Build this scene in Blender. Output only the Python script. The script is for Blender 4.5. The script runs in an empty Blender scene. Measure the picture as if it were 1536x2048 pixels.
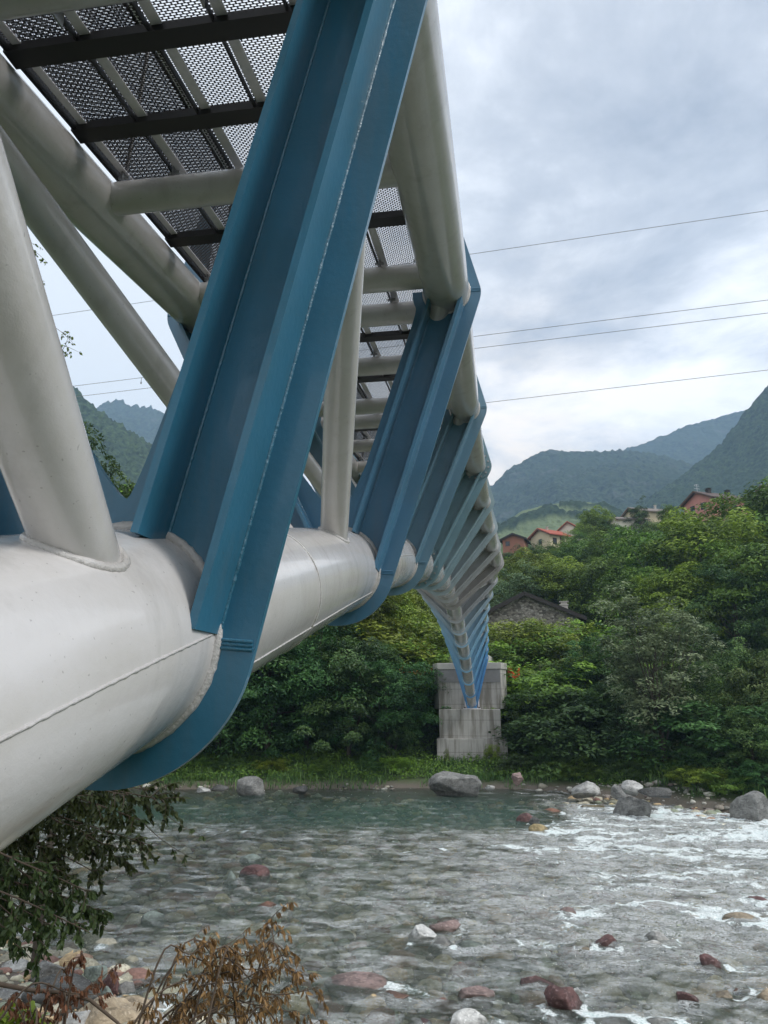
import bpy, bmesh, math, random
import numpy as np
from mathutils import Vector, Matrix
S = bpy.context.scene
COL = S.collection
# ------------------------------------------------------------------ camera
TH, PSI, RO, F = 0.254946, 0.140061, -0.004672, 1400.0
ZC = 5.5
cd = bpy.data.cameras.new('camera'); cam = bpy.data.objects.new('camera', cd); COL.objects.link(cam)
cd.sensor_fit = 'VERTICAL'; cd.sensor_height = 36.0; cd.lens = F/2048*36.0
cd.clip_start = 0.05; cd.clip_end = 20000
cam.location = (0, 0, ZC)
cam.matrix_world = Matrix.Translation((0, 0, ZC)) @ Matrix.Rotation(PSI, 4, 'Z') @ Matrix.Rotation(math.pi/2+TH, 4, 'X') @ Matrix.Rotation(RO, 4, 'Z')
S.camera = cam
S.render.resolution_x = 768; S.render.resolution_y = 1024
# ------------------------------------------------------------------ world: overcast sky
W = bpy.data.worlds.new("World"); S.world = W; W.use_nodes = True
SUN_EL, SUN_AZ = math.radians(46), math.radians(98)     # azimuth from +Y (bridge axis) towards +X
def world():
    nt = W.node_tree; N = nt.nodes; L = nt.links; N.clear()
    out = N.new('ShaderNodeOutputWorld'); bg = N.new('ShaderNodeBackground')
    sky = N.new('ShaderNodeTexSky'); sky.sky_type = 'NISHITA'; sky.sun_disc = False
    sky.sun_elevation = SUN_EL; sky.sun_rotation = SUN_AZ; sky.air_density = 1.0; sky.dust_density = 2.0
    bg.inputs['Strength'].default_value = 0.13
    tc = N.new('ShaderNodeTexCoord'); sep = N.new('ShaderNodeSeparateXYZ'); L.new(tc.outputs['Generated'], sep.inputs[0])
    def M(op, a, b=None, c=None, clamp=False):
        n = N.new('ShaderNodeMath'); n.operation = op; n.use_clamp = clamp
        for i, v in enumerate((a, b, c)):
            if v is None: continue
            if isinstance(v, (int, float)): n.inputs[i].default_value = v
            else: L.new(v, n.inputs[i])
        return n.outputs[0]
    z = M('MAXIMUM', sep.outputs['Z'], 0.0)
    zz = M('ADD', z, 0.16)
    px = M('DIVIDE', sep.outputs['X'], zz); py = M('DIVIDE', sep.outputs['Y'], zz)
    cmb = N.new('ShaderNodeCombineXYZ'); L.new(px, cmb.inputs[0]); L.new(py, cmb.inputs[1]); cmb.inputs[2].default_value = 3.7
    def noise(sc, det, rough, dist=0.0, off=(0, 0, 0)):
        mp = N.new('ShaderNodeMapping'); mp.inputs['Location'].default_value = off; L.new(cmb.outputs[0], mp.inputs[0])
        n = N.new('ShaderNodeTexNoise'); n.inputs['Scale'].default_value = sc; n.inputs['Detail'].default_value = det
        n.inputs['Roughness'].default_value = rough; n.inputs['Distortion'].default_value = dist
        L.new(mp.outputs[0], n.inputs['Vector']); return n.outputs['Fac']
    n1 = noise(1.15, 10, 0.60, 0.45, (1.3, 0.4, 0)); n2 = noise(3.3, 10, 0.62, 0.3, (7.1, 3.3, 0))
    d = M('ADD', M('MULTIPLY', n1, 0.68), M('MULTIPLY', n2, 0.32))
    cr = N.new('ShaderNodeValToRGB'); L.new(d, cr.inputs[0]); e = cr.color_ramp.elements
    # thin (dark blue-grey base) -> thick bright cloud; values are radiance / 0.10
    e[0].position = 0.36; e[0].color = (2.3, 2.5, 2.85, 1)
    e[1].position = 0.605; e[1].color = (8.0, 7.95, 7.95, 1)
    x = e.new(0.452); x.color = (3.7, 3.87, 4.15, 1)
    x = e.new(0.495); x.color = (4.85, 5.0, 5.25, 1)
    x = e.new(0.54); x.color = (6.3, 6.35, 6.45, 1)
    # sky showing through: Nishita kept under the cloud deck
    mix = N.new('ShaderNodeMix'); mix.data_type = 'RGBA'; mix.inputs['Factor'].default_value = 0.93
    L.new(sky.outputs[0], mix.inputs['A']); L.new(cr.outputs[0], mix.inputs['B'])
    # brighter to the left, veiled white near the horizon
    lx = M('MULTIPLY_ADD', sep.outputs['X'], -1.0, 0.05, clamp=True)
    mix2 = N.new('ShaderNodeMix'); mix2.data_type = 'RGBA'; mix2.inputs['B'].default_value = (5.1, 5.3, 5.5, 1)
    L.new(M('MULTIPLY', lx, 2.4, clamp=True), mix2.inputs['Factor']); L.new(mix.outputs['Result'], mix2.inputs['A'])
    # warm break low in the sky down the valley
    vm = N.new('ShaderNodeVectorMath'); vm.operation = 'DOT_PRODUCT'; L.new(tc.outputs['Generated'], vm.inputs[0])
    vm.inputs[1].default_value = Vector((0.045, 1.0, 0.34)).normalized()
    g = M('POWER', M('MAXIMUM', vm.outputs['Value'], 0.0), 60.0)
    g = M('MULTIPLY', g, M('MULTIPLY_ADD', n2, 2.6, -0.85, clamp=True), clamp=True)
    mix3 = N.new('ShaderNodeMix'); mix3.data_type = 'RGBA'; mix3.inputs['B'].default_value = (8.2, 7.0, 5.6, 1)
    L.new(g, mix3.inputs['Factor']); L.new(mix2.outputs['Result'], mix3.inputs['A'])
    L.new(mix3.outputs['Result'], bg.inputs['Color']); L.new(bg.outputs[0], out.inputs[0])
world()
sl = bpy.data.lights.new('sun', 'SUN'); sl.energy = 1.5; sl.angle = math.radians(14); sl.color = (1.0, 0.975, 0.94)
so = bpy.data.objects.new('sun', sl); COL.objects.link(so)
sd = Vector((math.sin(SUN_AZ)*math.cos(SUN_EL), math.cos(SUN_AZ)*math.cos(SUN_EL), math.sin(SUN_EL)))
so.rotation_euler = sd.to_track_quat('Z', 'Y').to_euler(); so.location = sd*50
S.view_settings.view_transform = 'Standard'; S.view_settings.look = 'None'; S.view_settings.exposure = 0.68; S.view_settings.gamma = 1.0
S.render.engine = 'CYCLES'
S.cycles.max_bounces = 8; S.cycles.transparent_max_bounces = 24; S.cycles.volume_bounces = 3
S.cycles.caustics_reflective = False; S.cycles.caustics_refractive = False
# ------------------------------------------------------------------ helpers
rnd = random.Random(7)
def ray(u, v):
    uu, vv = u-768, v-1024
    c, s = math.cos(RO), math.sin(RO)
    x = uu*c+vv*s; y = -uu*s+vv*c
    d = Vector((x/F, 1.0, -y/F))
    fw = d.y*math.cos(TH)-d.z*math.sin(TH); z = d.y*math.sin(TH)+d.z*math.cos(TH)
    X = d.x*math.cos(PSI)-fw*math.sin(PSI); Y = d.x*math.sin(PSI)+fw*math.cos(PSI)
    return Vector((X, Y, z))
def at(u, v, Y):                       # point at depth Y along the bridge axis
    r = ray(u, v); return Vector((0, 0, ZC))+r*(Y/r.y)
def hit(u, v, z):                      # point on the level z
    r = ray(u, v); return Vector((0, 0, ZC))+r*((z-ZC)/r.z)

def mesh_np(name, V, Fc, mat=None, parent=None, smooth=False, attr=None, tri=False):
    V = np.asarray(V, np.float32); Fc = np.asarray(Fc, np.int32)
    me = bpy.data.meshes.new(name); k = Fc.shape[1]
    me.vertices.add(len(V)); me.vertices.foreach_set('co', V.ravel())
    me.loops.add(Fc.size); me.loops.foreach_set('vertex_index', Fc.ravel())
    me.polygons.add(len(Fc)); me.polygons.foreach_set('loop_start', np.arange(0, Fc.size, k, dtype=np.int32))
    me.polygons.foreach_set('loop_total', np.full(len(Fc), k, np.int32))
    me.update(calc_edges=True)
    if smooth: me.polygons.foreach_set('use_smooth', np.ones(len(Fc), bool))
    for nm, (dom, arr) in (attr or {}).items():
        arr = np.asarray(arr, np.float32)
        if arr.ndim == 1: a = me.attributes.new(nm, 'FLOAT', dom); a.data.foreach_set('value', arr)
        else: a = me.attributes.new(nm, 'FLOAT_COLOR', dom); a.data.foreach_set('color', arr.ravel())
    if mat: me.materials.append(mat)
    o = bpy.data.objects.new(name, me); COL.objects.link(o)
    if parent: o.parent = parent
    return o

class MB:                                # collects polygons into ONE mesh object
    def __init__(s): s.v = []; s.f = []; s.sm = []
    def add(s, V, Fs, sm=False):
        b = len(s.v); s.v += [tuple(p) for p in V]; s.f += [tuple(i+b for i in f) for f in Fs]; s.sm += [sm]*len(Fs)
    def box(s, a, b):
        x0, y0, z0 = a; x1, y1, z1 = b
        s.add([(x0,y0,z0),(x1,y0,z0),(x1,y1,z0),(x0,y1,z0),(x0,y0,z1),(x1,y0,z1),(x1,y1,z1),(x0,y1,z1)],
              [(0,3,2,1),(4,5,6,7),(0,1,5,4),(1,2,6,5),(2,3,7,6),(3,0,4,7)])
    def beam(s, p, q, w, h, up=(0,0,1)):
        p = Vector(p); q = Vector(q); d = (q-p).normalized(); u = Vector(up); sx = d.cross(u)
        if sx.length < 1e-4: sx = Vector((1,0,0))
        sx.normalize(); u = sx.cross(d).normalized(); V = []
        for e in (p, q):
            for a, b in ((-1,-1),(1,-1),(1,1),(-1,1)): V.append(e+sx*(a*w/2)+u*(b*h/2))
        s.add(V, [(3,2,1,0),(4,5,6,7),(0,1,5,4),(1,2,6,5),(2,3,7,6),(3,0,4,7)])
    def tube(s, pts, rad, seg=16, caps=True):
        pts = [Vector(p) for p in pts]; n = len(pts); rr = rad if isinstance(rad, (list, tuple)) else [rad]*n
        V = []; fr = None
        for i, p in enumerate(pts):
            t = (pts[min(i+1, n-1)]-pts[max(i-1, 0)]).normalized()
            if fr is None:
                a = Vector((0,0,1)) if abs(t.z) < .9 else Vector((1,0,0)); fr = t.cross(a).normalized()
            fr = (fr-t*fr.dot(t)).normalized(); b = t.cross(fr)
            for k in range(seg):
                an = 2*math.pi*k/seg; V.append(p+(fr*math.cos(an)+b*math.sin(an))*rr[i])
        Fs = [(i*seg+k, i*seg+(k+1)%seg, (i+1)*seg+(k+1)%seg, (i+1)*seg+k) for i in range(n-1) for k in range(seg)]
        s.add(V, Fs, True)
        if caps: s.add(V[:seg], [tuple(range(seg))[::-1]]); s.add(V[-seg:], [tuple(range(seg))])
    def prism(s, poly, y0, y1):          # polygon in (x, z), extruded along y (poly counter-clockwise, may be concave)
        n = len(poly)
        from mathutils.geometry import tessellate_polygon
        tr = tessellate_polygon([[Vector((x, z, 0)) for x, z in poly]])
        V = [(x, y0, z) for x, z in poly]+[(x, y1, z) for x, z in poly]
        Fs = []
        for t in tr:
            a = [Vector(poly[i]) for i in t]
            ar = (a[1]-a[0]).cross(a[2]-a[0])
            t = t if ar > 0 else t[::-1]
            Fs.append(tuple(t)); Fs.append(tuple(i+n for i in reversed(t)))
        Fs += [(i, i+n, (i+1) % n+n, (i+1) % n) for i in range(n)]
        s.add(V, Fs)
    def build(s, name, mat, parent=None):
        me = bpy.data.meshes.new(name); me.from_pydata(s.v, [], s.f)
        me.polygons.foreach_set('use_smooth', s.sm); me.update()
        ms = mat if isinstance(mat, (list, tuple)) else [mat]
        for m in ms: me.materials.append(m)
        o = bpy.data.objects.new(name, me); COL.objects.link(o)
        if parent: o.parent = parent
        return o
def tag(o, label=None, cat=None, group=None, kind=None):
    if label: o['label'] = label
    if cat: o['category'] = cat
    if group: o['group'] = group
    if kind: o['kind'] = kind
    return o
def empty(name, loc=(0,0,0), rz=0.0):
    o = bpy.data.objects.new(name, None); COL.objects.link(o); o.location = loc; o.rotation_euler = (0, 0, rz); o.empty_display_size = .3; return o

# numpy value noise
def _h(ix, iy, iz, seed):
    n = (ix*374761393+iy*668265263+iz*2147483647+seed*1274126177) & 0xffffffff
    n = ((n ^ (n >> 13))*1274126177) & 0xffffffff
    n = ((n ^ (n >> 16))*2246822519) & 0xffffffff
    return ((n ^ (n >> 15)) & 0xffffff)/float(0xffffff)
def vnoise(x, y, z=None, seed=0):
    x = np.asarray(x, float); y = np.asarray(y, float); z = np.zeros_like(x) if z is None else np.asarray(z, float)
    ix, iy, iz = np.floor(x).astype(np.int64), np.floor(y).astype(np.int64), np.floor(z).astype(np.int64)
    fx, fy, fz = x-ix, y-iy, z-iz
    fx, fy, fz = [t*t*t*(t*(t*6-15)+10) for t in (fx, fy, fz)]
    r = 0
    for a in (0, 1):
        for b in (0, 1):
            for c in (0, 1):
                r = r+_h(ix+a, iy+b, iz+c, seed)*(fx if a else 1-fx)*(fy if b else 1-fy)*(fz if c else 1-fz)
    return r*2-1
def fbm(x, y, z=None, oct=4, seed=0, gain=.5):
    s = 0; a = 1.0; f = 1.0; t = 0
    for i in range(oct):
        s = s+a*vnoise(x*f, y*f, None if z is None else z*f, seed+i*17); t += a; a *= gain; f *= 2.03
    return s/t
def sstep(a, b, x): t = np.clip((x-a)/(b-a), 0, 1); return t*t*(3-2*t)
# ------------------------------------------------------------------ materials
def new_mat(name):
    m = bpy.data.materials.new(name); m.use_nodes = True; nt = m.node_tree; nt.nodes.clear()
    out = nt.nodes.new('ShaderNodeOutputMaterial'); b = nt.nodes.new('ShaderNodeBsdfPrincipled'); nt.links.new(b.outputs[0], out.inputs[0])
    return m, nt, b, out
def nd(nt, t, **k):
    n = nt.nodes.new(t)
    for a, v in k.items(): setattr(n, a, v)
    return n
def noise(nt, scale, detail=5, rough=.55, coord='Object', dist=0, stretch=None):
    tc = nd(nt, 'ShaderNodeTexCoord'); n = nd(nt, 'ShaderNodeTexNoise'); n.inputs['Scale'].default_value = scale
    n.inputs['Detail'].default_value = detail; n.inputs['Roughness'].default_value = rough; n.inputs['Distortion'].default_value = dist
    src = tc.outputs[coord]
    if stretch:
        mp = nd(nt, 'ShaderNodeMapping'); mp.inputs['Scale'].default_value = stretch; nt.links.new(src, mp.inputs[0]); src = mp.outputs[0]
    nt.links.new(src, n.inputs['Vector']); return n
def ramp(nt, src, stops, interp='LINEAR'):
    r = nd(nt, 'ShaderNodeValToRGB'); nt.links.new(src, r.inputs[0]); e = r.color_ramp.elements; r.color_ramp.interpolation = interp
    while len(e) > len(stops): e.remove(e[-1])
    while len(e) < len(stops): e.new(1.0)
    for i, (p, c) in enumerate(stops):
        e[i].position = p; e[i].color = (*c, 1) if len(c) == 3 else c
    return r
def bump(nt, src, strength, dist, b, prev=None):
    n = nd(nt, 'ShaderNodeBump'); n.inputs['Strength'].default_value = strength; n.inputs['Distance'].default_value = dist
    nt.links.new(src, n.inputs['Height'])
    if prev is not None: nt.links.new(prev, n.inputs['Normal'])
    if b is not None: nt.links.new(n.outputs[0], b.inputs['Normal'])
    return n.outputs[0]
def mixc(nt, fac, a, b, mode='MIX'):
    m = nd(nt, 'ShaderNodeMix', data_type='RGBA', blend_type=mode)
    for s, v in (('Factor', fac), ('A', a), ('B', b)):
        if isinstance(v, (int, float)): m.inputs[s].default_value = v
        elif isinstance(v, tuple): m.inputs[s].default_value = (*v, 1)
        else: nt.links.new(v, m.inputs[s])
    return m.outputs['Result']
def maths(nt, op, a, b=None, c=None, clamp=False):
    n = nd(nt, 'ShaderNodeMath', operation=op, use_clamp=clamp)
    for i, v in enumerate((a, b, c)):
        if v is None: continue
        if isinstance(v, (int, float)): n.inputs[i].default_value = v
        else: nt.links.new(v, n.inputs[i])
    return n.outputs[0]

def paint(name, col, rough=.28, dirt=.12, coat=.45, peel=.012):
    m, nt, b, out = new_mat(name)
    n = noise(nt, 2.2, 8, .62); n2 = noise(nt, 38, 3, .5); n3 = noise(nt, 260, 2, .5); spk = noise(nt, 90, 1, .4)
    d = tuple(c*(1-dirt) *k for c, k in zip(col, (1, .985, .95)))
    c1 = mixc(nt, ramp(nt, n.outputs['Fac'], [(.42, (0,0,0)), (.68, (1,1,1))]).outputs[0], col, d)
    sp = ramp(nt, spk.outputs['Fac'], [(.745, (0,0,0)), (.77, (1,1,1))])
    c2 = mixc(nt, maths(nt, 'MULTIPLY', sp.outputs[0], .35), c1, (.12, .11, .10))
    sk = noise(nt, 5.5, 6, .65, stretch=(1, 1, .12)); c2 = mixc(nt, maths(nt, 'MULTIPLY', ramp(nt, sk.outputs['Fac'], [(.53, (0,0,0)), (.70, (1,1,1))]).outputs[0], .20), c2, (.16, .145, .12))
    nt.links.new(c2, b.inputs['Base Color'])
    r = nd(nt, 'ShaderNodeMapRange'); nt.links.new(n2.outputs['Fac'], r.inputs[0]); r.inputs[3].default_value = rough-.05; r.inputs[4].default_value = rough+.09
    nt.links.new(r.outputs[0], b.inputs['Roughness'])
    b.inputs['Coat Weight'].default_value = coat; b.inputs['Coat Roughness'].default_value = .07
    p = bump(nt, n2.outputs['Fac'], .35, peel*.25, None); bump(nt, n3.outputs['Fac'], .3, .0008, b, p)
    return m
M = {}
M['grey'] = paint('grey_metallic_paint', (.60, .585, .58), rough=.20)
M['weld'] = paint('grey_weld_bead', (.53, .515, .505), rough=.4)
def weldtex(m):
    nt = m.node_tree; b = [n for n in nt.nodes if n.type == 'BSDF_PRINCIPLED'][0]
    n = noise(nt, 85, 3, .6); old = b.inputs['Normal'].links[0].from_socket
    bump(nt, n.outputs['Fac'], .9, .006, b, old); return m
weldtex(M['weld'])
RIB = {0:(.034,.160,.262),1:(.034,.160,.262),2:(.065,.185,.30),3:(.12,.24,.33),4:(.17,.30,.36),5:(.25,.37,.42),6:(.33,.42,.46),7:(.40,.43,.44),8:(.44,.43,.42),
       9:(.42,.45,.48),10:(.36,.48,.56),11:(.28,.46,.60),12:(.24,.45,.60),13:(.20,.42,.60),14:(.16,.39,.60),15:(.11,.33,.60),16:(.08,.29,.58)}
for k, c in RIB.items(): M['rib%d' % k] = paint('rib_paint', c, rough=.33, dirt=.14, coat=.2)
M['ribweld'] = weldtex(paint('rib_weld_bead', (.028, .15, .24), rough=.35))
def simple(name, col, rough=.6, metal=0.0, nscale=12, var=.25, bmp=.0, bscale=60):
    m, nt, b, out = new_mat(name); n = noise(nt, nscale, 6, .6)
    nt.links.new(mixc(nt, n.outputs['Fac'], tuple(c*(1-var) for c in col), tuple(min(1, c*(1+var)) for c in col)), b.inputs['Base Color'])
    b.inputs['Roughness'].default_value = rough; b.inputs['Metallic'].default_value = metal
    if bmp: bump(nt, noise(nt, bscale, 5, .6).outputs['Fac'], .6, bmp, b)
    return m
M['black'] = simple('black_steel', (.018, .018, .02), .5)
M['galv'] = simple('galvanised_steel', (.74, .72, .74), .45, .1, 30, .2)
M['bolt'] = simple('bolt_steel', (.36, .37, .38), .35, .8, 30, .2)
M['cable'] = simple('cable_metal', (.22, .23, .25), .5)
# ================================================================== BRIDGE
ZL = [-0.566,0.174,0.912,1.569,2.109,2.544,2.862,3.076,3.229]
ZU = [2.499,2.866,3.233,3.554,3.838,4.073,4.256,4.388,4.461]
WW = [1.259,1.302,1.344,1.349,1.349,1.425,1.558,1.715,1.887]
OF = [-0.322,-0.256,-0.191,-0.124,-0.022,0.002,0.002,0,0]
A0, R0, D0, SP, CC = 1.10766, 0.308, -1.27686, 3.2, 0.06788
RU, OV = 0.185, 0.095
def cub(T, k):                       # smooth through symmetric node table
    k = max(-1.0, min(17.0, k)); f = lambda i: T[min(8, max(0, 8-abs(8-i)))] if 0 <= i <= 16 else (2*T[0]-T[1])
    i = int(math.floor(k)); t = k-i; p0, p1, p2, p3 = f(i-1), f(i), f(i+1), f(i+2)
    return .5*((2*p1)+(-p0+p2)*t+(2*p0-5*p1+4*p2-p3)*t*t+(-p0+3*p1-3*p2+p3)*t**3)
def offx(k): 
    k = max(0, k)
    if k >= 7: return 0.0
    i = int(k); t = k-i; return OF[i]*(1-t)+OF[i+1]*t
def low(k): return Vector((-A0+CC*(k/8-1)**2, D0+SP*k, ZC+cub(ZL, k)-(.22*(1.15-k)**2 if k < 1.15 else 0)))
def upp(k, sg): return Vector((-A0+CC*(k/8-1)**2+offx(k)+sg*(cub(WW, k)-.28), D0+SP*k, ZC+cub(ZU, k)-.05))
bridge = tag(empty('footbridge', (low(0).x, D0, ZC-.9)), 'pale grey tubular steel footbridge with blue to grey V shaped ribs arching over the river', 'bridge')
BI = Matrix.Translation(bridge.location).inverted()
def child(o, p=None):
    # parent while keeping world coordinates of the mesh
    o.parent = p or bridge
    off = Vector(bridge.location)
    if p is None: o.matrix_parent_inverse = BI
    return o
def bb(mb, name, mat, parent=None):
    o = mb.build(name, mat); return child(o, parent)
# chords
def chord(fn, r, seg, k0, k1, step, name):
    mb = MB(); n = int(round((k1-k0)/step)); mb.tube([fn(k0+step*i) for i in range(n+1)], r, seg)
    return bb(mb, name, M['grey'])
lowc = chord(low, R0, 72, -.05, 16.12, .1, 'lower_chord')
upc = {s: chord(lambda k, s=s: upp(k, s), RU, 48, -.1, 16.0, .1, 'upper_chord') for s in (-1, 1)}
# weld beads
def ring(mb, c, t, r, rb, seg=64, sg2=6, wob=.0, a0=0, a1=2*math.pi, rs=1):
    t = Vector(t).normalized(); a = Vector((1,0,0)); a = (a-t*a.dot(t)).normalized(); b = t.cross(a); V = []
    rr = random.Random(rs)
    closed = abs(a1-a0-2*math.pi) < 1e-6; n = seg if closed else seg+1
    for i in range(n):
        an = a0+(a1-a0)*i/seg; d = a*math.cos(an)+b*math.sin(an); w = rb*(1+wob*(rr.random()-.5))
        for j in range(sg2):
            bn = 2*math.pi*j/sg2; V.append(Vector(c)+d*(r+w*math.cos(bn))+t*(w*math.sin(bn)))
    m = seg
    Fs = [(i*sg2+j, i*sg2+(j+1) % sg2, ((i+1) % n)*sg2+(j+1) % sg2, ((i+1) % n)*sg2+j) for i in range(m) for j in range(sg2)]
    mb.add(V, Fs, True)
for k in (.3, 1.4, 2.45, 5.5, 6.6): 
    wl = MB(); t = low(k+.01)-low(k-.01); ring(wl, low(k), t, R0, .006, 96, 5, .6, rs=int(k*10)); bb(wl, 'girth_weld', M['weld'])
for (ka, kb, ang) in ((-.05, .985, 1.0), (1.015, 1.98, -34), (2.02, 3, 12)):
    pts = []; rr = random.Random(3)
    n = int((kb-ka)*SP/.012)
    for i in range(n+1):
        k = ka+(kb-ka)*i/n; t = (low(k+.01)-low(k-.01)).normalized(); a = Vector((1,0,0)); a = (a-t*a.dot(t)).normalized(); b = t.cross(a)*-1
        an = math.radians(ang); up_ = b if b.z > 0 else -b
        pts.append(low(k)+(a*math.cos(an)+up_*math.sin(an))*(R0+.0)+up_*(rr.random()-.5)*.0012)
    wl = MB(); wl.tube(pts, [.0045+.0016*math.sin(i*1.7)*rr.random() for i in range(n+1)], 5, False); bb(wl, 'weld_seam', M['weld'])
# splice flanges with bolts
for k in (4, 8, 12):
    for fn, r in ((low, R0), (lambda q: upp(q, 1), RU), (lambda q: upp(q, -1), RU)):
        mb = MB(); t = (fn(k+.01)-fn(k-.01)).normalized(); c = fn(k)
        mb.tube([c-t*.055, c-t*.012], r+.085, 40); mb.tube([c+t*.012, c+t*.055], r+.085, 40)
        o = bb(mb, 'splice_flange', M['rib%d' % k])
        a = Vector((1,0,0)); a = (a-t*a.dot(t)).normalized(); b = t.cross(a); nb = 20 if r > .25 else 14; b0 = None
        for i in range(nb):
            an = 2*math.pi*(i+.5)/nb; p = c+(a*math.cos(an)+b*math.sin(an))*(r+.045)
            if b0 is None: mb = MB(); mb.tube([-t*.082, t*.082], .017, 6); s_ = b0 = mb.build('bolt', M['bolt'])
            else: s_ = b0.copy(); COL.objects.link(s_)
            s_.parent = o; s_.location = p
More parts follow.
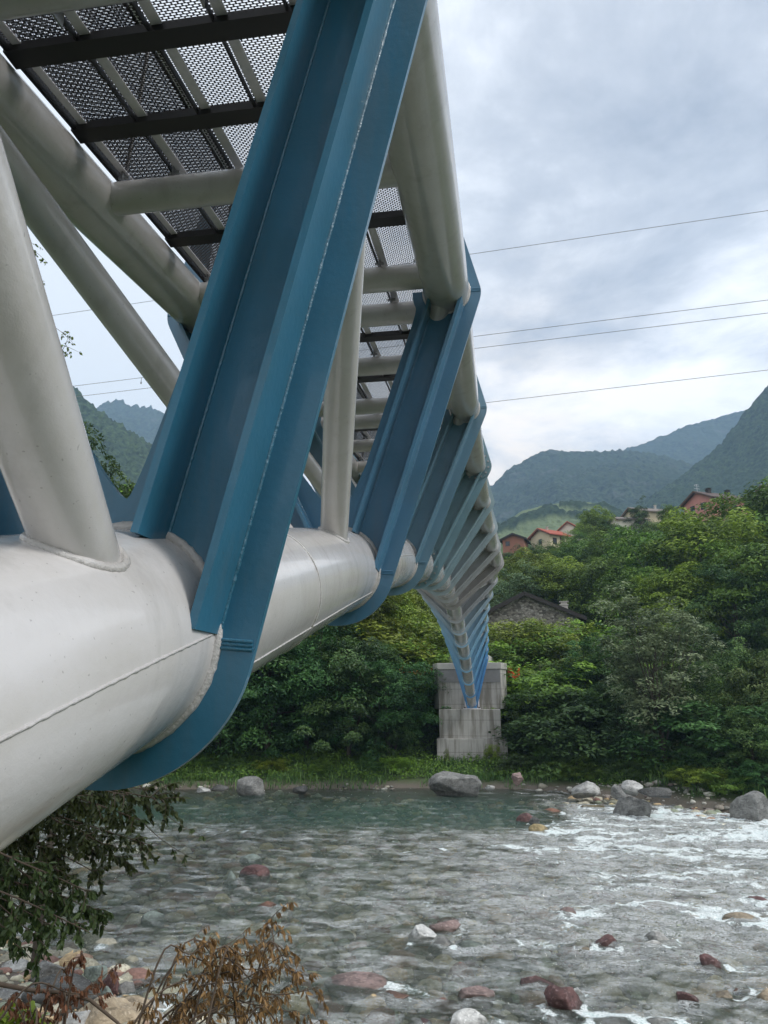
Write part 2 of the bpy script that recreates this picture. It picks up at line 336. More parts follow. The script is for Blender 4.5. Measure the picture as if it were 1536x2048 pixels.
# ribs -------------------------------------------------------------
def arc(c, r, a0, a1, n): return [(c[0]+r*math.cos(a0+(a1-a0)*i/n), c[1]+r*math.sin(a0+(a1-a0)*i/n)) for i in range(n+1)]
def rib(k):
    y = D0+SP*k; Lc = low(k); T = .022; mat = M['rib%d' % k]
    ro = R0+.112; ru = RU+OV; legw = .47
    lx, lz = Lc.x, Lc.z
    legs = {}
    poly_right = []; sides = {}
    for sg in (1, -1):
        U = upp(k, sg); ux, uz = U.x, U.z
        d = math.hypot(ux-lx, uz-lz); base = math.atan2(uz-lz, ux-lx)
        # outer tangent to circle(L, ro) and circle(U, ru)
        al = math.acos(max(-1, min(1, (ro-ru)/d)))
        tn = base-sg*al                     # direction of normal on outer side
        nx, nz = math.cos(tn), math.sin(tn)
        dx, dz = -nz*sg, nx*sg              # along the leg, upwards
        if dz < 0: dx, dz = -dx, -dz
        sides[sg] = (U, (nx, nz), (dx, dz), tn)
    P = []                                  # counter-clockwise starting at bottom going right
    # right side outer
    def side(sg):
        U, (nx, nz), (dx, dz), tn = sides[sg]
        ux, uz = U.x, U.z
        out = []
        a0 = -math.pi/2
        a1 = tn if sg > 0 else tn-2*math.pi if tn > 0 else tn
        if sg < 0:
            a1 = tn
            while a1 > a0: a1 -= 2*math.pi
        out += arc((lx, lz), ro, a0, a1, 22)
        # outer arc at the upper node up to horizontal
        b0 = tn; b1 = 0.0 if sg > 0 else -math.pi
        if sg < 0:
            b0 = a1
        out += arc((ux, uz), ru, b0, b1, 8)
        # railing fin, leaning inwards
        out += [(ux+sg*.275, uz+.03), (ux-sg*.04, uz+1.30), (ux-sg*.10, uz+1.30)]
        out += [(ux-sg*.05, uz+RU*.6), (ux-sg*.12, uz+.02), (ux-sg*(ru), uz+.02)]
        # inner: arc from horizontal inner side down to the leg inner line, then fillet at crotch
        # inner line: offset legw from the outer tangent line
        ix, iz = ux+nx*(ru-legw), uz+nz*(ru-legw)
        c0 = math.pi if sg > 0 else 0.0
        q = []
        for i in range(1, 9):
            an = c0+sg*math.radians(7*i)
            p = (ux+ru*math.cos(an), uz+ru*math.sin(an))
            # stop when inside leg line
            s_ = (p[0]-ix)*nx+(p[1]-iz)*nz
            if s_ > -.02: break
            q.append(p)
        out += q
        # blend on to the leg line
        t0 = -.34
        pl = (ix+dx*t0, iz+dz*t0)
        if q:
            pa = q[-1]; pb = (ix+dx*(t0+.16), iz+dz*(t0+.16))
            for i in range(1, 5):
                t = i/5; out.append(((1-t)**2*pa[0]+2*t*(1-t)*pb[0]+t*t*pl[0], (1-t)**2*pa[1]+2*t*(1-t)*pb[1]+t*t*pl[1]))
        out.append(pl)
        # down the inner line to the crotch
        zc = lz+R0+.10
        tt = (zc+.42-iz)/dz
        p1 = (ix+dx*tt, iz+dz*tt)
        p2 = (lx+sg*.0, zc)
        tt2 = (zc-iz)/dz; pc = (ix+dx*tt2, iz+dz*tt2)
        pc = (lx+sg*min(.05, max(.02, sg*(pc[0]-lx)*.4)), zc)
        if p1[1] < pl[1]:
            for i in range(0, 7):
                t = i/6; out.append(((1-t)**2*p1[0]+2*t*(1-t)*pc[0]+t*t*p2[0], (1-t)**2*p1[1]+2*t*(1-t)*pc[1]+t*t*p2[1]))
        else: out.append(p2)
        return out
    rgt = side(1); lft = side(-1)
    poly = rgt+list(reversed(lft[1:]))
    mb = MB(); mb.prism(poly, y-T/2, y+T/2)
    o = bb(mb, 'rib', mat)
    # stiffeners
    dep = .17
    for sg in (1, -1):
        U, (nx, nz), (dx, dz), tn = sides[sg]
        for j, off in enumerate((ru-.125, ru-.125-.235)):
            # line point near U : U + n*off ; runs to the tubes
            def tube_hit(c, r, sgn):
                # intersection of line (c0 + t d) with circle c, r
                px, pz = U.x+nx*off-c[0], U.z+nz*off-c[1]
                bq = px*dx+pz*dz; cq = px*px+pz*pz-r*r; D = bq*bq-cq
                if D <= 0: return -bq
                return -bq+sgn*math.sqrt(D)
            t1 = tube_hit((U.x, U.z), RU, -1); t0 = tube_hit((lx, lz), R0, 1)
            if j == 0: t0 = min(t0, tube_hit((lx, lz), R0+.001, 1))
            w = .024; sl_ = MB()
            zt0 = t0-.02; zt1 = t1+.03
            a = (U.x+nx*(off-w/2)+dx*zt0, U.z+nz*(off-w/2)+dz*zt0); b = (U.x+nx*(off+w/2)+dx*zt0, U.z+nz*(off+w/2)+dz*zt0)
            c = (U.x+nx*(off+w/2)+dx*zt1, U.z+nz*(off+w/2)+dz*zt1); e = (U.x+nx*(off-w/2)+dx*zt1, U.z+nz*(off-w/2)+dz*zt1)
            V = [(a[0], y-T/2, a[1]), (b[0], y-T/2, b[1]), (c[0], y-T/2, c[1]), (e[0], y-T/2, e[1])]
            sh = .26                      # the arch slope shortens the free edge at the tube
            lo_ = [(p[0]-dx*sh*dep*.0, y-T/2-dep, p[1]) for p in (a, b)]
            hi_ = [(p[0], y-T/2-dep, p[1]) for p in (c, e)]
            V += [lo_[0], lo_[1], hi_[0], hi_[1]]
            sl_.add(V, [(0,1,2,3),(7,6,5,4),(0,4,5,1),(1,5,6,2),(2,6,7,3),(3,7,4,0)])
            s_ = sl_.build('stiffener', mat); s_.parent = o
            # fillet weld along the stiffener foot
            if k <= 3:
                rr = random.Random(k*7+j); n = int((zt1-zt0)/.012)
                for side_ in (1, -1):
                    wb = MB()
                    pts = []; rad = []
                    for i in range(n+1):
                        t = zt0+(zt1-zt0)*i/n; oo = off+side_*w/2
                        pts.append((U.x+nx*oo+dx*t, y-T/2, U.z+nz*oo+dz*t)); rad.append(.0065+.003*rr.random())
                    wb.tube(pts, rad, 6, False); s2 = wb.build('weld_bead', M['ribweld'] if k <= 1 else mat); s2.parent = o
    # collars
    tl = (low(k+.01)-low(k-.01)).normalized()
    c = Lc-Vector((0, T/2+.004, 0)); slope = tl
    # ellipse of the tube cut by the vertical plate
    def cring(cx, cz, r, tz, rb, n, rs):
        wb = MB(); rr = random.Random(rs); V = []; m = 8
        for i in range(n):
            an = 2*math.pi*i/n
            for j in range(m):
                bn = 2*math.pi*j/m; w = rb*(1+.25*(rr.random()-.5)); rad = r+w*math.cos(bn)
                V.append((cx+rad*math.cos(an), y-T/2+w*.8*math.sin(bn), cz+rad*math.sin(an)/max(.8, math.sqrt(1-tz*tz))))
        wb.add(V, [(i*m+j, i*m+(j+1) % m, ((i+1) % n)*m+(j+1) % m, ((i+1) % n)*m+j) for i in range(n) for j in range(m)], True); s_ = wb.build('collar_weld', M['weld']); s_.parent = o
    nn = 150 if k < 4 else 48
    cring(lx, lz, R0+.002, tl.z, .017, nn, k)
    for sg in (1, -1):
        U = upp(k, sg); tu = (upp(k+.01, sg)-upp(k-.01, sg)).normalized(); cring(U.x, U.z, RU+.001, tu.z, .013, nn, k+50+sg)
    if k <= 3:                           # butt weld across the flange where the ring plate meets the leg
        for sg in (1, -1):
            for cc, r0_, r1_, an in (((lx, lz), R0+.015, ro, (-.09 if sg > 0 else math.pi+.09)), ((sides[sg][0].x, sides[sg][0].z), RU+.01, ru, (.0 if sg > 0 else math.pi))):
                wb = MB()
                for q in range(3):
                    z_ = (q-1)*.011
                    wb.tube([(cc[0]+r0_*math.cos(an), y-T/2, cc[1]+r0_*math.sin(an)+z_), (cc[0]+(r1_-.003)*math.cos(an), y-T/2, cc[1]+(r1_-.003)*math.sin(an)+z_)], .0065, 6)
                s_ = wb.build('butt_weld', M['ribweld'] if k <= 1 else mat); s_.parent = o
    return o
for k in range(0, 17): rib(k)
# diagonals ---------------------------------------------------------
for k in range(0, 16):
    for sg in (1, -1):
        if k < 8: a, b = upp(k-(.05 if k == 0 else .07), sg), low(k+1-(.07 if k == 0 else .2))
        else: a, b = upp(k+1+.07, sg), low(k+.2)
        n = 2 if k > 1 else 24
        mb = MB(); r = .088
        # on the lower chord the diagonal lands above the axis, on its own side
        b2 = b+Vector((sg*.09, 0, .05))
        mb.tube([a.lerp(b2, i/n) for i in range(n+1)], r, 32 if k < 3 else 16, False)
        dg_ = bb(mb, 'diagonal', M['grey'])
        if k < 3:                        # saddle weld: tube/tube intersection curve
            ax = (a-b2).normalized(); e1 = ax.cross(Vector((0,1,0))).normalized(); e2 = ax.cross(e1)
            tl = (low(k+.9)-low(k+.8)).normalized(); pts = []
            rr = random.Random(k)
            for i in range(73):
                an = 2*math.pi*i/72; p0 = b2+(e1*math.cos(an)+e2*math.sin(an))*(r+.004)
                # march along the axis until outside the chord
                t = -.5
                best = None
                lo_t, hi_t = 0.0, 1.2
                def dist(t):
                    p = p0+ax*t-b; return (p-tl*p.dot(tl)).length-R0
                for s_ in range(30):
                    mid = (lo_t+hi_t)/2
                    if dist(mid) > 0: hi_t = mid
                    else: lo_t = mid
                pts.append(p0+ax*hi_t)
            wd = MB(); wd.tube(pts, [.013*(1+.25*(rr.random()-.5)) for _ in pts], 7, False); s_ = wd.build('saddle_weld', M['weld']); s_.parent = dg_
# crossbeams ---------------------------------------------------------
for k in range(0, 16):
    for fr in (.1 if k != 1 else .03, .48, .9):
        q = k+fr; mb = MB(); a, b = upp(q, -1), upp(q, 1); mb.tube([a.lerp(b, i/6) for i in range(7)], .097, 28 if k < 4 else 14, False)
        bb(mb, 'crossbeam', M['grey'])
# deck ---------------------------------------------------------------
def grating(name, px, py, hx, hy, col=(.02,.02,.022), rough=.45):
    m, nt, b, out = new_mat(name); uv = nd(nt, 'ShaderNodeUVMap'); uv.uv_map = 'UVMap'; sp = nd(nt, 'ShaderNodeSeparateXYZ'); nt.links.new(uv.outputs[0], sp.inputs[0])
    v = maths(nt, 'DIVIDE', sp.outputs[1], py); row = maths(nt, 'FLOOR', v); odd = maths(nt, 'MODULO', maths(nt, 'ABSOLUTE', row), 2.0)
    u = maths(nt, 'ADD', maths(nt, 'DIVIDE', sp.outputs[0], px), maths(nt, 'MULTIPLY', odd, .5))
    fx = maths(nt, 'ABSOLUTE', maths(nt, 'SUBTRACT', maths(nt, 'FRACT', u), .5)); fy = maths(nt, 'ABSOLUTE', maths(nt, 'SUBTRACT', maths(nt, 'FRACT', v), .5))
    # hexagonal opening: |fy|<hy and |fx|/hx + |fy|*s < 1
    hexd = maths(nt, 'MAXIMUM', maths(nt, 'DIVIDE', fy, hy), maths(nt, 'ADD', maths(nt, 'DIVIDE', fx, hx), maths(nt, 'MULTIPLY', fy, .9)))
    hole = maths(nt, 'LESS_THAN', hexd, 1.0)
    b.inputs['Base Color'].default_value = (*col, 1); b.inputs['Roughness'].default_value = rough; b.inputs['Metallic'].default_value = .3
    tr = nd(nt, 'ShaderNodeBsdfTransparent'); mx = nd(nt, 'ShaderNodeMixShader'); nt.links.new(hole, mx.inputs[0]); nt.links.new(b.outputs[0], mx.inputs[1]); nt.links.new(tr.outputs[0], mx.inputs[2])
    nt.links.new(mx.outputs[0], out.inputs[0]); return m
M['grating'] = grating('expanded_metal_grating', .0305, .0138, .45, .42, (.05,.048,.05))
M['infill'] = grating('expanded_metal_infill', .031, .0138, .215, .21, (.012,.011,.012))
def edge(q, sg): 
    p = upp(q, sg); return Vector((p.x-sg*(RU-.035), p.y, p.z))
DZ = .18
def sheet(name, rows, mat, parent=None):
    # rows: list of (left point, right point); uv in metres
    V = []; UV = []
    for a, b in rows:
        V += [a, b]; UV += [(a.x, a.y) if abs(a.x-b.x) > .5 else (a.y, a.z), (b.x, b.y) if abs(a.x-b.x) > .5 else (b.y, b.z)]
    Fs = [(2*i, 2*i+1, 2*i+3, 2*i+2) for i in range(len(rows)-1)]
    me = bpy.data.meshes.new(name); me.from_pydata([tuple(v) for v in V], [], Fs); uvl = me.uv_layers.new(name='UVMap')
    for l in me.loops: uvl.data[l.index].uv = UV[l.vertex_index]
    me.materials.append(mat); o = bpy.data.objects.new(name, me); COL.objects.link(o); return o
def deckrow(q, dz):
    a, b = edge(q, -1), edge(q, 1); z = (a.z+b.z)/2+dz
    return Vector((a.x, a.y, z)), Vector((b.x, b.y, z))
qs = [i*.25 for i in range(0, 65)]
dg = child(sheet('deck_grating', [deckrow(q, DZ) for q in qs], M['grating']))
lay = sheet('grating_strands', [deckrow(q, DZ+.004) for q in qs], M['grating']); lay.parent = dg
# stringers: galvanised angles lying along the deck with a dark upright web
for i, f in enumerate((.015, .215, .42, .60, .80, .985)):
    mb = MB(); pv = None; ml = MB()
    for q in [j*.5 for j in range(0, 33)]:
        a, b = deckrow(q, DZ-.012); p = a.lerp(b, f)
        if pv is not None:
            mb.beam(pv-Vector((0,0,.018)), p-Vector((0,0,.018)), .008, .036)
            ml.beam(pv+Vector((.042,0,-.003)), p+Vector((.042,0,-.003)), .055 if i not in (0, 5) else .045, .007)
        pv = p
    s_ = bb(mb, 'stringer', M['black']); 
    g = ml.build('stringer_flange', M['galv']); g.parent = s_
for k in range(0, 16):
    for fr in (.17, .345, .71):
        a, b = deckrow(k+fr, DZ-.035); mb = MB(); mb.beam(a, b, .10, .05); bb(mb, 'deck_bar', M['black'])
# brackets bolting the stringers to the near crossbeams
for k in range(0, 4):
    for fr in (.1, .48, .9):
        for f in (.03, .215, .60, .80, .97):
            a, b = deckrow(k+fr, DZ-.05); p = a.lerp(b, f); mb = MB()
            mb.box((p.x+.012, p.y-.05, p.z-.05), (p.x+.02, p.y+.05, p.z+.03)); mb.tube([(p.x-.02, p.y-.02, p.z+.0), (p.x+.05, p.y-.02, p.z+.0)], .011, 6)
            bb(mb, 'bracket', M['bolt'])
# deck edge kerb, railings
for sg in (-1, 1):
    mb = MB(); pv = None
    for q in qs:
        e_ = edge(q, sg); z = deckrow(q, DZ)[0].z; p = Vector((e_.x-sg*.012, e_.y, z))
        if pv is not None: mb.beam(pv, p, .012, .09)
        pv = p
    bb(mb, 'deck_edge', M['black'])
    rows = []
    for q in qs:
        e_ = edge(q, sg); z = deckrow(q, DZ)[0].z
        rows.append((Vector((e_.x-sg*.03, e_.y, z+.06)), Vector((e_.x-sg*.10, e_.y, z+1.10))))
    rp = child(sheet('railing_infill', rows, M['infill']))
    mb = MB(); mb.tube([r[1]+Vector((0,0,.05)) for r in rows], .024, 10); hr = mb.build('handrail', M['galv']); hr.parent = rp
    mb = MB(); mb.tube([r[1]-Vector((0,0,.02)) for r in rows], .013, 6)
    for q in [i*.5 for i in range(33)]:
        i_ = min(len(rows)-1, int(q*4)); mb.tube([rows[i_][0], rows[i_][1]], .014, 6)
    fr_ = mb.build('railing_frame', M['black']); fr_.parent = rp
#@@SETTING
# ================================================================== GROUND, RIVER
SHX = [-200,-60,-20,-8,-2.4,2.2,4.7,8.2,9.8,12.2,20,40,200]; SHY = [30,37,41.3,42.6,43.8,43.4,42.9,40.6,38.0,36.2,33.5,29,10]
NSX = [-200,-40,-20,-11,-8.3,-5.7,-3,0,6,40,200]; NSY = [40,27,21,16.2,15.3,13.4,11.3,9.6,9.2,6,-20]
def shoreF(x): return np.interp(x, SHX, SHY)
def shoreN(x): return np.interp(x, NSX, NSY)
def ground_z(x, y):
    x = np.asarray(x, float); y = np.asarray(y, float)
    x, y = np.broadcast_arrays(x, y)
    w1 = .35*fbm(x*.5, y*.5, oct=3, seed=3)
    sf = shoreF(x)+w1; sn = shoreN(x)+w1
    bar = np.interp(x, [-14, -5, -2, 3], [3.4, 3.0, 1.2, .6])
    dn = sn-y
    zn = np.where(dn > 0, np.minimum(dn, bar)*.10+np.maximum(dn-bar, 0)*.47, 0)
    zn = np.minimum(zn, 3.9+.05*np.maximum(dn-12, 0))
    df = y-sf
    zf = np.interp(df, [0, .8, 3, 6.5, 9, 14, 19, 33], [0, .32, .75, 1.35, 2.0, 4.6, 6.9, 7.6])
    hill = np.maximum(0, np.interp(y, [76, 105, 172, 230, 3000], [0, 9.2, 33.4, 36, 60])+.14*np.clip(x, 0, 80)*sstep(85, 150, y)+.10*np.clip(-x-4, 0, 150)*sstep(50, 100, y))
    zf = zf+hill*(df > 0)
    pool = sstep(28, 33, y)*sstep(5, .5, x)
    dbed = -(.20+.85*pool+.08*sstep(0, 6, x)+.22*sstep(-9, -5, x)*sstep(-1, -4, x)*sstep(17, 21, y)*sstep(30, 26, y))
    e = np.minimum(sstep(0, 2.2, -dn), sstep(0, 2.2, -df)*(.35+.65*sstep(2.5, 8, -df)))
    z = np.where(dn > 0, zn, np.where(df > 0, zf, dbed*e-.02))
    z = z+.05*fbm(x*1.7, y*1.7, oct=4, seed=9)+.12*fbm(x*.45, y*.45, oct=3, seed=5)*((df > 1.0) | (dn > 1))+1.2*fbm(x*.05, y*.05, oct=3, seed=11)*sstep(70, 100, y)
    return z
def axis(segs):
    out = [segs[0][0]]
    for a, b, st0, st1 in segs:
        p = a
        while p < b-1e-6:
            st = st0+(st1-st0)*(p-a)/(b-a); p = min(b, p+st); out.append(p)
    return np.array(out)
def grid(name, xs, ys, zf, mat, kind='structure', attr=None, smooth=True):
    X, Y = np.meshgrid(xs, ys); Z = zf(X, Y); nx = len(xs); ny = len(ys)
    V = np.stack([X.ravel(), Y.ravel(), Z.ravel()], 1)
    i = np.arange((ny-1)*nx).reshape(ny-1, nx)[:, :-1].ravel()
    Fc = np.stack([i, i+1, i+1+nx, i+nx], 1)
    o = mesh_np(name, V, Fc, mat, smooth=smooth, attr=attr(X, Y) if attr else None)
    if kind: o['kind'] = kind
    return o
m, nt, b, out = new_mat('ground_cover')
n = noise(nt, .9, 8, .65); n2 = noise(nt, 14, 6, .65); n3 = noise(nt, .06, 5, .6)
c = mixc(nt, ramp(nt, n.outputs['Fac'], [(.35, (0,0,0)), (.62, (1,1,1))]).outputs[0], (.020, .030, .012), (.055, .085, .022))
c = mixc(nt, ramp(nt, n3.outputs['Fac'], [(.45, (0,0,0)), (.6, (1,1,1))]).outputs[0], c, (.07, .115, .03))
# bare gravel and silt below and beside the water
geo = nd(nt, 'ShaderNodeNewGeometry'); sp = nd(nt, 'ShaderNodeSeparateXYZ'); nt.links.new(geo.outputs['Position'], sp.inputs[0])
lowm = ramp(nt, maths(nt, 'ADD', sp.outputs[2], maths(nt, 'MULTIPLY', n.outputs['Fac'], .35)), [(.48, (1,1,1)), (.72, (0,0,0))])
soil = mixc(nt, n2.outputs['Fac'], (.06, .05, .038), (.20, .175, .14))
nt.links.new(mixc(nt, lowm.outputs[0], c, soil), b.inputs['Base Color']); b.inputs['Roughness'].default_value = .85
bump(nt, n2.outputs['Fac'], .8, .05, b); M['ground'] = m
xs = axis([(-1800,-200,200,100),(-200,-40,12,3),(-40,-16,1.5,.3),(-16,20,.22,.22),(20,60,.3,2.5),(60,200,3,12),(200,1800,100,200)])
ys = axis([(-40,0,3,.4),(0,60,.22,.25),(60,180,.6,1.5),(180,400,6,20),(400,3000,100,300)])
grid('ground', xs, ys, ground_z, M['ground'])

# ---- river stones (data first: their wakes shape the water)
# (u, v of base centre, width px, height px, colour key, label, in water?)
RC = {'grey': (.21,.21,.20), 'pale': (.40,.40,.385), 'green': (.21,.25,.22), 'maroon': (.125,.062,.058), 'tan': (.36,.29,.20), 'dark': (.085,.085,.08), 'white': (.55,.55,.53), 'pink': (.26,.185,.17), 'ochre': (.33,.26,.13), 'rust': (.22,.11,.07)}
ROCKS = [
 (910,1576,96,42,'grey','largest boulder on the far bank, dark with a pale side, below the concrete pier'),
 (501,1582,46,31,'grey','pointed grey boulder at the far waterline left of the pier'),
 (600,1582,26,13,'dark','small dark rock at the far waterline between the pointed boulder and the pier'),
 (408,1582,26,10,'pale','small pale stone at the far waterline, leftmost of the far bank'),
 (438,1578,34,12,'dark','low dark rock beside the pointed grey boulder'),
 (1172,1585,50,26,'pale','flat topped pale grey boulder on the muddy bank right of the pier'),
 (1243,1588,36,20,'grey','grey rock leaning on a pale slab on the muddy bank'),
 (1264,1580,40,22,'pale','pale slab tilted behind a grey rock on the muddy bank'),
 (1260,1630,72,50,'grey','rounded grey boulder standing in the white water near the far bank'),
 (1502,1640,62,64,'grey','lichen spotted upright boulder at the right edge of the far shore'),
 (1305,1622,32,12,'dark','low dark rock just right of the rounded boulder in the rapids'),
 (1035,1562,22,18,'pink','pinkish block in the grass right of the largest boulder'),
 (980,1578,18,9,'pale','small pale stone just right of the largest boulder'),
 (1310,1588,54,18,'dark','brown driftwood coloured rock at the foot of the muddy bank'),
 (1190,1615,52,13,'ochre','yellowish stone awash in the white chute'),
 (1050,1645,34,26,'maroon','reddish brown rock splitting the head of the chute'),
 (1078,1662,38,22,'ochre','mossy yellow rock below the dark lip of the chute'),
 (1068,1650,20,20,'dark','small black rock wedged at the lip of the chute'),
 (1098,1625,40,16,'rust','brown slab under the smooth lip of the chute'),
 (999,1694,36,9,'ochre','yellow green stone barely covered in mid river'),
 (501,1722,40,21,'green','rounded grey green stone, farthest of the cluster in the left shallows'),
 (509,1750,54,28,'maroon','smooth mauve stone in the middle of the cluster in the left shallows'),
 (505,1756,26,13,'dark','small dark red stone lying against the mauve one'),
 (460,1762,24,25,'green','small egg shaped grey stone left of the mauve one'),
 (484,1780,32,14,'pale','wedge shaped pale stone below the mauve one'),
 (447,1815,24,14,'pale','small pale stone showing between the left shallows cluster and the dry twig'),
 (305,1840,38,22,'green','rounded grey stone standing alone in the left shallows'),
 (238,1817,40,12,'pale','flat white stone at the edge of the overhanging bush'),
 (370,1770,60,10,'pale','long flat pale stone awash right of the overhanging bush'),
 (292,1858,44,9,'ochre','yellow stone just under the surface below the lone grey stone'),
 (561,1800,26,16,'green','small blue grey stone above the withered twig tip'),
 (632,1850,40,12,'pink','low pink stone in the stream right of the withered twig'),
 (528,1815,44,18,'rust','brown stone in the stream behind the withered twig'),
 (845,1878,50,34,'white','white streaked boulder in mid stream with foam round it'),
 (878,1888,44,22,'grey','low grey boulder right of the white streaked one'),
 (890,1856,54,26,'pink','pinkish grey boulder upstream of the white streaked one'),
 (940,1890,48,18,'green','pale green stone under thin water in mid stream'),
 (1024,1885,30,10,'white','small white stone flashing in mid stream'),
 (1165,1898,22,12,'tan','small tan stone left of the angular maroon one'),
 (1212,1892,40,28,'maroon','angular maroon stone in mid stream'),
 (1303,1892,42,20,'white','white striped stone in front of a grey one'),
 (1320,1880,46,26,'pale','pale stone half behind the white striped one'),
 (1245,1916,44,14,'tan','orange brown stone awash below the angular maroon one'),
 (1425,1932,38,28,'maroon','dark red pyramid shaped stone in the right part of the river'),
 (1516,1806,44,20,'maroon','dark red stone near the right edge among the foam'),
 (1480,1838,56,20,'tan','broad tan stone near the right edge among the foam'),
 (1378,1830,30,10,'tan','small tan stone left of the broad tan one'),
 (1135,1825,28,16,'pink','small pink stone alone in the middle of the river'),
 (1072,1965,54,24,'maroon','flat maroon stone in the near river, left of the larger maroon boulder'),
 (1128,2012,62,50,'maroon','larger maroon boulder in the near river'),
 (1156,1990,22,20,'white','small white stone tucked behind the larger maroon boulder'),
 (952,1990,60,26,'pink','rusty pink boulder in the near river'),
 (942,2056,76,40,'white','big pale rounded boulder cut by the bottom edge'),
 (712,1966,110,32,'pink','long pinkish slab in the stream right of the withered bush'),
 (1375,1998,32,24,'maroon','small maroon stone in the near right river'),
 (1524,1996,46,26,'tan','orange tan stone at the right edge of the near river'),
 (1480,1978,26,10,'rust','small rust coloured stone left of the orange tan one'),
 (1445,1990,30,16,'tan','brown stone in foam in the near right river'),
 (1020,1925,90,14,'green','wide greenish stone under the water in the near river'),
 (1330,2046,52,20,'pale','flat pale stone at the bottom edge on the right'),
 (840,2042,40,16,'maroon','dark red stone at the bottom left of the open river'),
 (790,1990,46,16,'rust','reddish stone under the water left of the pink boulder'),
 (1230,2040,70,14,'rust','brown slab under thin water at the bottom'),
 (640,2058,52,26,'pale','pale rounded stone at the foot of the withered bush'),
 # gravel bar, bottom left
 (32,1950,44,24,'pale','pale stone at the waterline, leftmost of the gravel bar'),
 (68,1962,60,26,'pink','long pink grey stone behind the withered twigs'),
 (100,1968,64,40,'grey','dark grey stone half hidden by withered twigs'),
 (190,1968,50,40,'green','round bluish stone at the back of the gravel bar'),
 (222,1990,36,48,'maroon','upright mauve stone in the middle of the gravel bar'),
 (250,1985,40,26,'grey','grey wedge stone beside the upright mauve one'),
 (120,2010,118,52,'dark','largest boulder of the gravel bar, smooth dark grey'),
 (210,2008,34,30,'green','small blue grey stone in front of the upright mauve one'),
 (262,2004,50,18,'ochre','sandy yellow stone near the end of the gravel bar'),
 (268,2024,64,34,'tan','tan rounded boulder at the front of the gravel bar'),
 (312,2014,44,24,'pale','pale brown stone at the tip of the gravel bar'),
 (328,1992,40,16,'pink','flat purple stone at the water, tip of the gravel bar'),
 (212,2052,110,54,'tan','big sandy boulder at the bottom edge of the gravel bar'),
 (318,2048,52,30,'pale','small grey white stone at the bottom edge of the gravel bar'),
 (292,2050,44,36,'tan','pointed brown stone between the sandy boulder and the grey white one'),
 (160,2056,50,30,'pale','rough pale stone left of the sandy boulder'),
 (30,2000,60,26,'grey','grey slab beside the green leaves'),
]
ROCKW = []
for i, (u, v, w, h, ck, lab) in enumerate(ROCKS):
    p = hit(u, v, 0.0)
    gz = float(ground_z(p.x, p.y)); gz2 = max(gz, -.05)
    if gz2 > .1: p = hit(u, v, gz2)
    dist = (p-Vector((0, 0, ZC))).length; W_ = w*dist/F/.98; H_ = max(.35*h, h-.14*w)*dist/F*1.05
    ROCKW.append((p.x, p.y, gz2, W_, H_, ck, lab))
def base_ico(sub):
    bm = bmesh.new(); bmesh.ops.create_icosphere(bm, subdivisions=sub, radius=1); bm.verts.ensure_lookup_table()
    V = np.array([v.co[:] for v in bm.verts]); Fc = np.array([[v.index for v in f.verts] for f in bm.faces]); bm.free(); return V, Fc
I4, F4 = base_ico(5); I1, F1 = base_ico(2)
def rockmat(key, col, moss=.0):
    m, nt, b, out = new_mat('rock_'+key); n = noise(nt, 2.6, 9, .66); n2 = noise(nt, 17, 8, .65); n3 = noise(nt, 5.5, 5, .6, stretch=(1, 1, 3.5))
    c = mixc(nt, ramp(nt, n.outputs['Fac'], [(.36, (0,0,0)), (.66, (1,1,1))]).outputs[0], tuple(x*.5 for x in col), tuple(min(1, x*1.45) for x in col))
    c = mixc(nt, ramp(nt, n2.outputs['Fac'], [(.55, (0,0,0)), (.64, (1,1,1))]).outputs[0], c, tuple(min(1, x*1.25+.07) for x in col))
    c = mixc(nt, maths(nt, 'MULTIPLY', ramp(nt, n3.outputs['Fac'], [(.56, (0,0,0)), (.62, (1,1,1))]).outputs[0], .6), c, tuple(x*.32 for x in col))
    geo = nd(nt, 'ShaderNodeNewGeometry'); sp = nd(nt, 'ShaderNodeSeparateXYZ'); nt.links.new(geo.outputs['Position'], sp.inputs[0])
    wet = ramp(nt, maths(nt, 'ADD', sp.outputs[2], maths(nt, 'MULTIPLY', n.outputs['Fac'], .12)), [(.10, (1,1,1)), (.19, (0,0,0))])
    c = mixc(nt, wet.outputs[0], c, mixc(nt, 1.0, c, (.5, .5, .47), 'MULTIPLY'))
    nt.links.new(c, b.inputs['Base Color'])
    nt.links.new(maths(nt, 'MULTIPLY_ADD', wet.outputs[0], -.5, .78), b.inputs['Roughness'])
    p = bump(nt, n.outputs['Fac'], .5, .05, None); bump(nt, n2.outputs['Fac'], .7, .018, b, p); return m
for k_, c_ in RC.items(): M['rock_'+k_] = rockmat(k_, c_)
